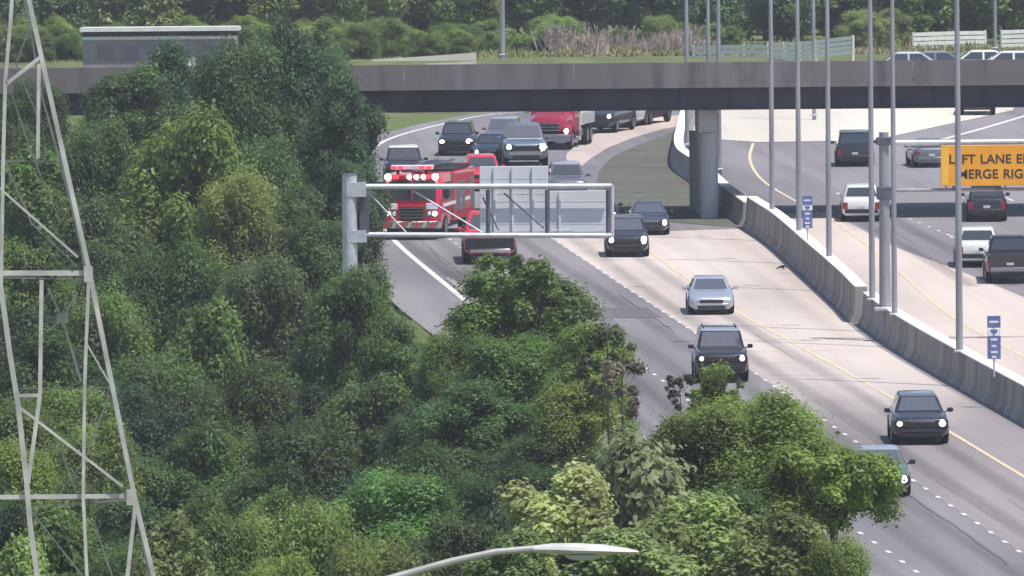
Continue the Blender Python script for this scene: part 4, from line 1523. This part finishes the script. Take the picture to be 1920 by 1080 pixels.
vehicle('sedan', 'sedan', 'grey-green car half hidden by branches at lower right', 'car', 1648, 925, teal_paint, (100, 68), roof_m=silver, glass=glass_pale)
vehicle('sedan', 'sedan', 'dark car whose roof just shows at the bottom right edge', 'car', 1695, 1188, dark_paint, (100, 68), lights='off')
vehicle('pickup_truck', 'pickup', 'red pickup with dark grille below the left part of the sign truss', 'pickup', 917, 490, red_paint, yaw=R(1), lights='off', bumper=chrome, scale=1.14, fascia=True)
vehicle('sedan', 'suv', 'black car with small lit headlights on the far curve left of the blue-grey pickup', 'car', 859, 290, black_paint, yaw=R(-3), lamp_r=.12)
vehicle('pickup_truck', 'pickup', 'wide blue-grey pickup directly above the tall sign back', 'pickup', 982, 310, blue_grey, yaw=R(2), scale=1.14, glass=glass_pale, lamp_r=.15, bumper=chrome)
vehicle('sedan', 'sedan', 'black car with one yellowish headlight left behind the blue-grey pickup', 'car', 922, 303, black_paint, yaw=R(-2), lamp_r=.13)
vehicle('suv', 'suv', 'grey car with pale roof behind the blue-grey pickup', 'car', 946, 281, grey_paint, yaw=R(-4), roof_m=silver, lights='off', glass=glass_pale)
vehicle('sedan', 'suv', 'grey car behind the lower sign back with only its roof showing', 'car', 1062, 372, grey_paint, yaw=R(2), roof_m=silver, lights='off')
vehicle('pickup_truck', 'pickup', 'dark pickup with lit headlight just behind the red dump truck', 'pickup', 1140, 247, dark_paint, yaw=R(-14), lamp_r=.12, glass=glass_pale)
vehicle('sedan', 'suv', 'pale car squeezed between two dark vehicles under the overpass', 'car', 1171, 238, white_paint, yaw=R(-14), lights='off')
vehicle('pickup_truck', 'pickup', 'maroon pickup farthest back under the overpass', 'pickup', 1206, 232, maroon, yaw=R(-16), lights='off')
vehicle('suv', 'bigsuv', 'dark vehicle with white roof on the shoulder behind the fire engine', 'car', 757, 346, black_paint, yaw=R(1), lights='off', roof_m=white_paint)
vehicle('sedan', 'suv', 'red car with bright lamp behind the right end of the fire engine', 'car', 903, 356, red_paint, yaw=R(2), lamp_r=.17)
# departing
PI_ = math.pi
vehicle('minivan', 'van', 'dark minivan going away, farthest whole vehicle on the right carriageway', 'car', 1602, 310, dark_paint, yaw=PI_ - R(1), lights='off')
vehicle('suv', 'suv', 'white SUV going away behind the sign mast', 'car', 1614, 413, white_paint, yaw=PI_ - R(1), lights='off')
vehicle('suv', 'suv', 'black SUV going away below the orange sign', 'car', 1848, 413, black_paint, yaw=PI_ - R(1), lights='off')
vehicle('suv', 'suv', 'white crossover going away, beside the black pickup at right edge', 'car', 1831, 498, white_paint, yaw=PI_ - R(1), lights='off')
vehicle('pickup_truck', 'pickup', 'black pickup going away, cut by the right picture edge', 'pickup', 1891, 527, black_paint, yaw=PI_ - R(1), lights='off', bumper=bumper_grey)
vehicle('sedan', 'sedan', 'grey car going away, half hidden left of the orange sign', 'car', 1738, 312, grey_paint, yaw=PI_ + R(4), lights='off')
vehicle('pickup_truck', 'pickup', 'dark pickup under the overpass at right, only its lower half showing', 'pickup', 1832, 214, black_paint, yaw=PI_ - R(2), lights='off', bumper=chrome)


def bridge_car(kind, px, body_m, label, yaw=R(90), y=534):
    o = vehicle('sedan' if kind == 'sedan' else kind, kind, label, 'car', px, 400, body_m, yaw=yaw, lights='off', roof_m=None)
    X = P(px, 100, y).x
    o.location = (X, y, zdeck + .004)
    o.rotation_euler = (0, 0, yaw)
    return o


bridge_car('sedan', 1718, silver, 'silver sedan crossing the overpass, leftmost of the cars there')
bridge_car('sedan', 1768, grey_paint, 'grey car crossing the overpass between the silver car and the white cars', y=537.5)
bridge_car('sedan', 1858, white_paint, 'white car crossing the overpass left of its twin', y=541)
bridge_car('sedan', 1915, white_paint, 'white car crossing the overpass at the right picture edge')


def panel_box(name, m, parent, *a, b=.03):
    return MB().cbox(*a, b).build(name, m, parent)


def big_wheel(parent, x, y, r, w, s):
    rings = [[(x + s * dx, y + q * math.cos(t), r + q * math.sin(t)) for t in [2 * math.pi * k / 22 for k in range(22)]] for dx, q in ((-w, r * .9), (-w * .85, r), (-w * .1, r), (0, r * .9))]
    wh = MB().loft(rings).build('wheel', tyre_mat, parent)
    rings = [[(x + s * dx, y + q * math.cos(t), r + q * math.sin(t)) for t in [2 * math.pi * k / 14 for k in range(14)]] for dx, q in ((.003, r * .62), (.02, r * .5), (.04, r * .2))]
    MB().loft(rings).build('rim', rim_mat, wh)


def round_lamp(name, parent, x, y, z, r, m=None):
    rings = [[(x + q * math.cos(t), y + dy, z + q * math.sin(t)) for t in [2 * math.pi * k / 14 for k in range(14)]] for dy, q in ((.06, r), (-.03, r), (-.06, r * .6))]
    return MB().loft(rings).build(name, m or lamp_on, parent)


# fire engine, nose turned on to the shoulder
loc, rot = place(806, 440, yaw=R(-9))
fe = empty('fire_engine', loc, rot)
fe.scale = (1.1, 1.1, 1.06)
tag(fe, 'red fire engine with lit lamps and roof light bar stopped behind the sign truss', 'fire engine')
W = 1.24
rings = []
for z, y_, hw in ((.55, -4.45, 1.16), (1.25, -4.55, W), (1.62, -4.52, W), (2.62, -4.30, W - .03), (2.80, -4.15, W - .10)):
    rings.append([(-hw + .12, y_, z), (hw - .12, y_, z), (hw, y_ + .14, z), (hw, -1.85, z), (-hw, -1.85, z), (-hw, y_ + .14, z)])
MB().loft(rings).build('cab', red_paint, fe)
q = [(-1.02, -4.54, 1.68), (1.02, -4.54, 1.68), (.98, -4.335, 2.56), (-.98, -4.335, 2.56)]
MB().loft([[Vector(p) + Vector((0, -.012, 0)) for p in q], [Vector(p) + Vector((0, .03, 0)) for p in q]]).build('windscreen', glass_mat, fe, smooth_=False)
MB().box(-.02, .02, -4.56, -4.33, 1.70, 2.50).build('windscreen_post', red_paint, fe, smooth_=False)
for s in (-1, 1):
    for a, b in ((-4.1, -3.3), (-3.0, -2.1)):
        MB().box(s * W - .02, s * W + .012, a, b, 1.62, 2.4).build('side_window', glass_mat, fe, smooth_=False)
    panel_box('mirror', trim_mat, fe, s * 1.47 - .1, s * 1.47 + .1, -4.62, -4.5, 1.75, 2.25)
    MB().tube([(s * 1.2, -4.4, 2.3), (s * 1.45, -4.56, 2.2)], .025, 6).build('mirror_arm', trim_mat, fe)
    hp = panel_box('headlight', chrome, fe, s * .86 - .27, s * .86 + .27, -4.60, -4.5, .98, 1.24)
    round_lamp('lamp', hp, s * .98, -4.61, 1.11, .10)
    round_lamp('lamp', hp, s * .74, -4.61, 1.11, .08, lamp_off)
    big_wheel(fe, s * 1.22, -3.15, .52, .32, s)
    big_wheel(fe, s * 1.22, 2.3, .52, .34, s)
    big_wheel(fe, s * 1.22, 3.0, .01, .01, s) if False else None
# the row of warning lamps across the brow
panel_box('brow', red_paint, fe, -1.1, 1.1, -4.44, -4.2, 2.64, 2.80)
for x in (-1.0, -.10, .20, .50, 1.0):
    round_lamp('warning_lamp', fe, x, -4.47, 2.70, .10 if abs(x) < .9 else .14)
lb = panel_box('light_bar', noise_mat('light_bar_shell', (.62, .63, .68), (.75, .76, .80), 4, .2), fe, -.98, .80, -3.9, -3.5, 2.98, 3.18)
for s in (-.7, .5):
    panel_box('bar_foot', trim_mat, lb, s - .06, s + .06, -3.75, -3.65, 2.80, 2.985, b=.01)
for x in (-.85, -.55, .35, .65):
    panel_box('beacon', beacon_red, lb, x - .11, x + .11, -3.94, -3.88, 3.02, 3.15, b=.02)
for s in (-1, 1):
    panel_box('beacon', beacon_red, fe, s * .66 - .1, s * .66 + .1, -4.5, -4.4, 2.62, 2.76, b=.02)
panel_box('air_horn', chrome, fe, -.2, .3, -3.4, -2.9, 2.81, 2.95)
panel_box('bumper', chrome, fe, -1.28, 1.28, -5.0, -4.57, .48, .80)
for k in range(8):
    x = -1.12 + k * .32
    MB().add([(x, -5.006, .52), (x + .14, -5.006, .52), (x + .26, -5.006, .76), (x + .12, -5.006, .76)], [(0, 1, 2, 3)]).build('chevron', cream_mat if k % 2 else red_paint, fe, smooth_=False)
panel_box('grille', trim_mat, fe, -.52, .52, -4.62, -4.53, .84, 1.42)
for k in range(4):
    panel_box('grille_bar', chrome, fe, -.5, .5, -4.635, -4.625, .92 + k * .13, .96 + k * .13, b=.004)
panel_box('front_panel', white_sheet, fe, -1.1, -.6, -4.58, -4.53, 1.30, 1.56)
panel_box('front_panel', white_sheet, fe, .6, 1.1, -4.58, -4.53, 1.30, 1.56)
panel_box('pump_panel', chrome, fe, -1.22, 1.22, -1.83, -1.0, .7, 2.7)
panel_box('body', red_paint, fe, -1.25, 1.25, -.98, 4.2, .62, 2.75)
for s in (-1, 1):
    for a, b in ((-.8, .5), (.7, 1.6), (3.0, 4.1)):
        panel_box('locker_shutter', bumper_grey, fe, s * 1.255 - .012, s * 1.255 + .012, a, b, 1.0 if a < 1 or a > 2 else 1.6, 2.3, b=.006)
    MB().box(s * 1.252 - .006, s * 1.252 + .008, -4.0, 4.15, 1.36, 1.5).build('stripe', white_sheet, fe, smooth_=False)
    panel_box('ladder_rail', chrome, fe, s * .35 - .04, s * .35 + .04, -1.0, 4.4, 2.95, 3.1, b=.01)
panel_box('hose_bed', trim_mat, fe, -1.1, 1.1, -.6, 4.0, 2.755, 2.9)
for k in range(10):
    panel_box('ladder_rung', chrome, fe, -.30, .30, -.8 + k * .5, -.75 + k * .5, 3.0, 3.05, b=.01)
panel_box('chassis', trim_mat, fe, -1.0, 1.0, -4.3, 4.0, .36, .60)

# red dump truck under the overpass
loc, rot = place(1049, 276, yaw=R(-9))
dt = empty('dump_truck', loc, rot)
tag(dt, 'red heavy truck with grey bumper and white box body under the overpass', 'truck')
rings = []
for y_, hw, zb_, z_ in ((-3.9, .80, 1.0, 1.55), (-3.75, .95, .9, 1.75), (-3.0, 1.05, .9, 1.88), (-2.2, 1.12, .9, 1.98)):
    rings.append([(-hw, y_, zb_), (hw, y_, zb_), (hw, y_, z_ - .18), (hw - .2, y_, z_), (-hw + .2, y_, z_), (-hw, y_, z_ - .18)])
MB().loft(rings).build('hood', deep_red, dt)
rings = []
for z_, y_, hw in ((.9, -2.3, 1.2), (1.9, -2.25, 1.2), (2.85, -1.85, 1.12), (3.0, -1.6, 1.0)):
    rings.append([(-hw + .08, y_, z_), (hw - .08, y_, z_), (hw, y_ + .1, z_), (hw, -.5, z_), (-hw, -.5, z_), (-hw, y_ + .1, z_)])
MB().loft(rings).build('cab', deep_red, dt)
q = [(-1.0, -2.24, 2.0), (1.0, -2.24, 2.0), (.95, -1.93, 2.75), (-.95, -1.93, 2.75)]
MB().loft([[Vector(p) + Vector((0, -.02, 0)) for p in q], [Vector(p) + Vector((0, .03, 0)) for p in q]]).build('windscreen', glass_pale, dt, smooth_=False)
panel_box('grille', trim_mat, dt, -.58, .58, -3.96, -3.86, .95, 1.45)
for k in range(3):
    panel_box('grille_bar', bumper_grey, dt, -.60, .60, -3.985, -3.965, 1.02 + k * .17, 1.06 + k * .17, b=.006)
panel_box('bumper', bumper_grey, dt, -1.2, 1.2, -4.15, -3.85, .42, .82)
for s in (-1, 1):
    fd = MB()
    rings = [[(s * x, -3.2 + r_ * math.cos(t), .62 + r_ * math.sin(t)) for t in [math.pi * k / 10 for k in range(11)]] + [(s * x, -3.2 + (r_ - .06) * math.cos(t), .62 + (r_ - .06) * math.sin(t)) for t in [math.pi * k / 10 for k in range(10, -1, -1)]] for x, r_ in ((.85, .74), (1.24, .70))]
    fd.loft(rings).build('fender', deep_red, dt)
    hl = panel_box('headlight', trim_mat, dt, s * 1.0 - .19, s * 1.0 + .19, -3.98, -3.7, .86, 1.14)
    round_lamp('lamp', hl, s * 1.0, -3.99, 1.0, .13)
    big_wheel(dt, s * 1.22, -3.2, .52, .3, s)
    big_wheel(dt, s * 1.24, 2.2, .52, .5, s)
    big_wheel(dt, s * 1.24, 3.4, .52, .5, s)
    MB().box(s * 1.19, s * 1.215, -1.75, -.75, 1.95, 2.6).build('side_window', glass_mat, dt, smooth_=False)
    panel_box('mirror', chrome, dt, s * 1.42 - .09, s * 1.42 + .09, -2.2, -2.1, 1.9, 2.5)
    panel_box('fuel_tank', chrome, dt, s * 1.0 - .24, s * 1.0 + .24, -.9, .6, .5, 1.0, b=.1)
panel_box('box_body', white_paint, dt, -1.27, 1.27, -.3, 4.6, 1.15, 3.3)
panel_box('chassis', trim_mat, dt, -.6, .6, -3.8, 4.5, .7, 1.1)
panel_box('mud_flap', white_sheet, dt, .75, 1.25, -.45, -.4, .35, 1.14, b=.01)

# scrap of tyre on the shoulder
p = G(1466, 507)
mb = MB()
mb.tube([(-.22, 0, .05), (-.05, .1, .12), (.12, .02, .16), (.25, -.1, .06)], [.03, .06, .045, .02], 6)
mb.tube([(.05, .05, .08), (.1, .3, .05)], [.05, .03], 6)
o = mb.build('tyre_scrap', bark, loc=p + Vector((0, 0, .04)))
tag(o, 'small dark scrap of tyre lying on the pale inner shoulder', 'debris')

# ------------------------------------------------------------------ haze
hz = MB().box(-950, 950, -70, 2250, -1.5, 75).build('haze', None or bpy.data.materials.new('haze'), smooth_=False)
hm = hz.data.materials[0]
hm.use_nodes = True
hn = hm.node_tree
hn.nodes.remove(hn.nodes['Principled BSDF'])
pv = hn.nodes.new('ShaderNodeVolumePrincipled')
pv.inputs['Color'].default_value = (.80, .83, .95, 1)
pv.inputs['Density'].default_value = .00015
hn.links.new(pv.outputs[0], hn.nodes['Material Output'].inputs['Volume'])
tag(hz, kind='stuff')
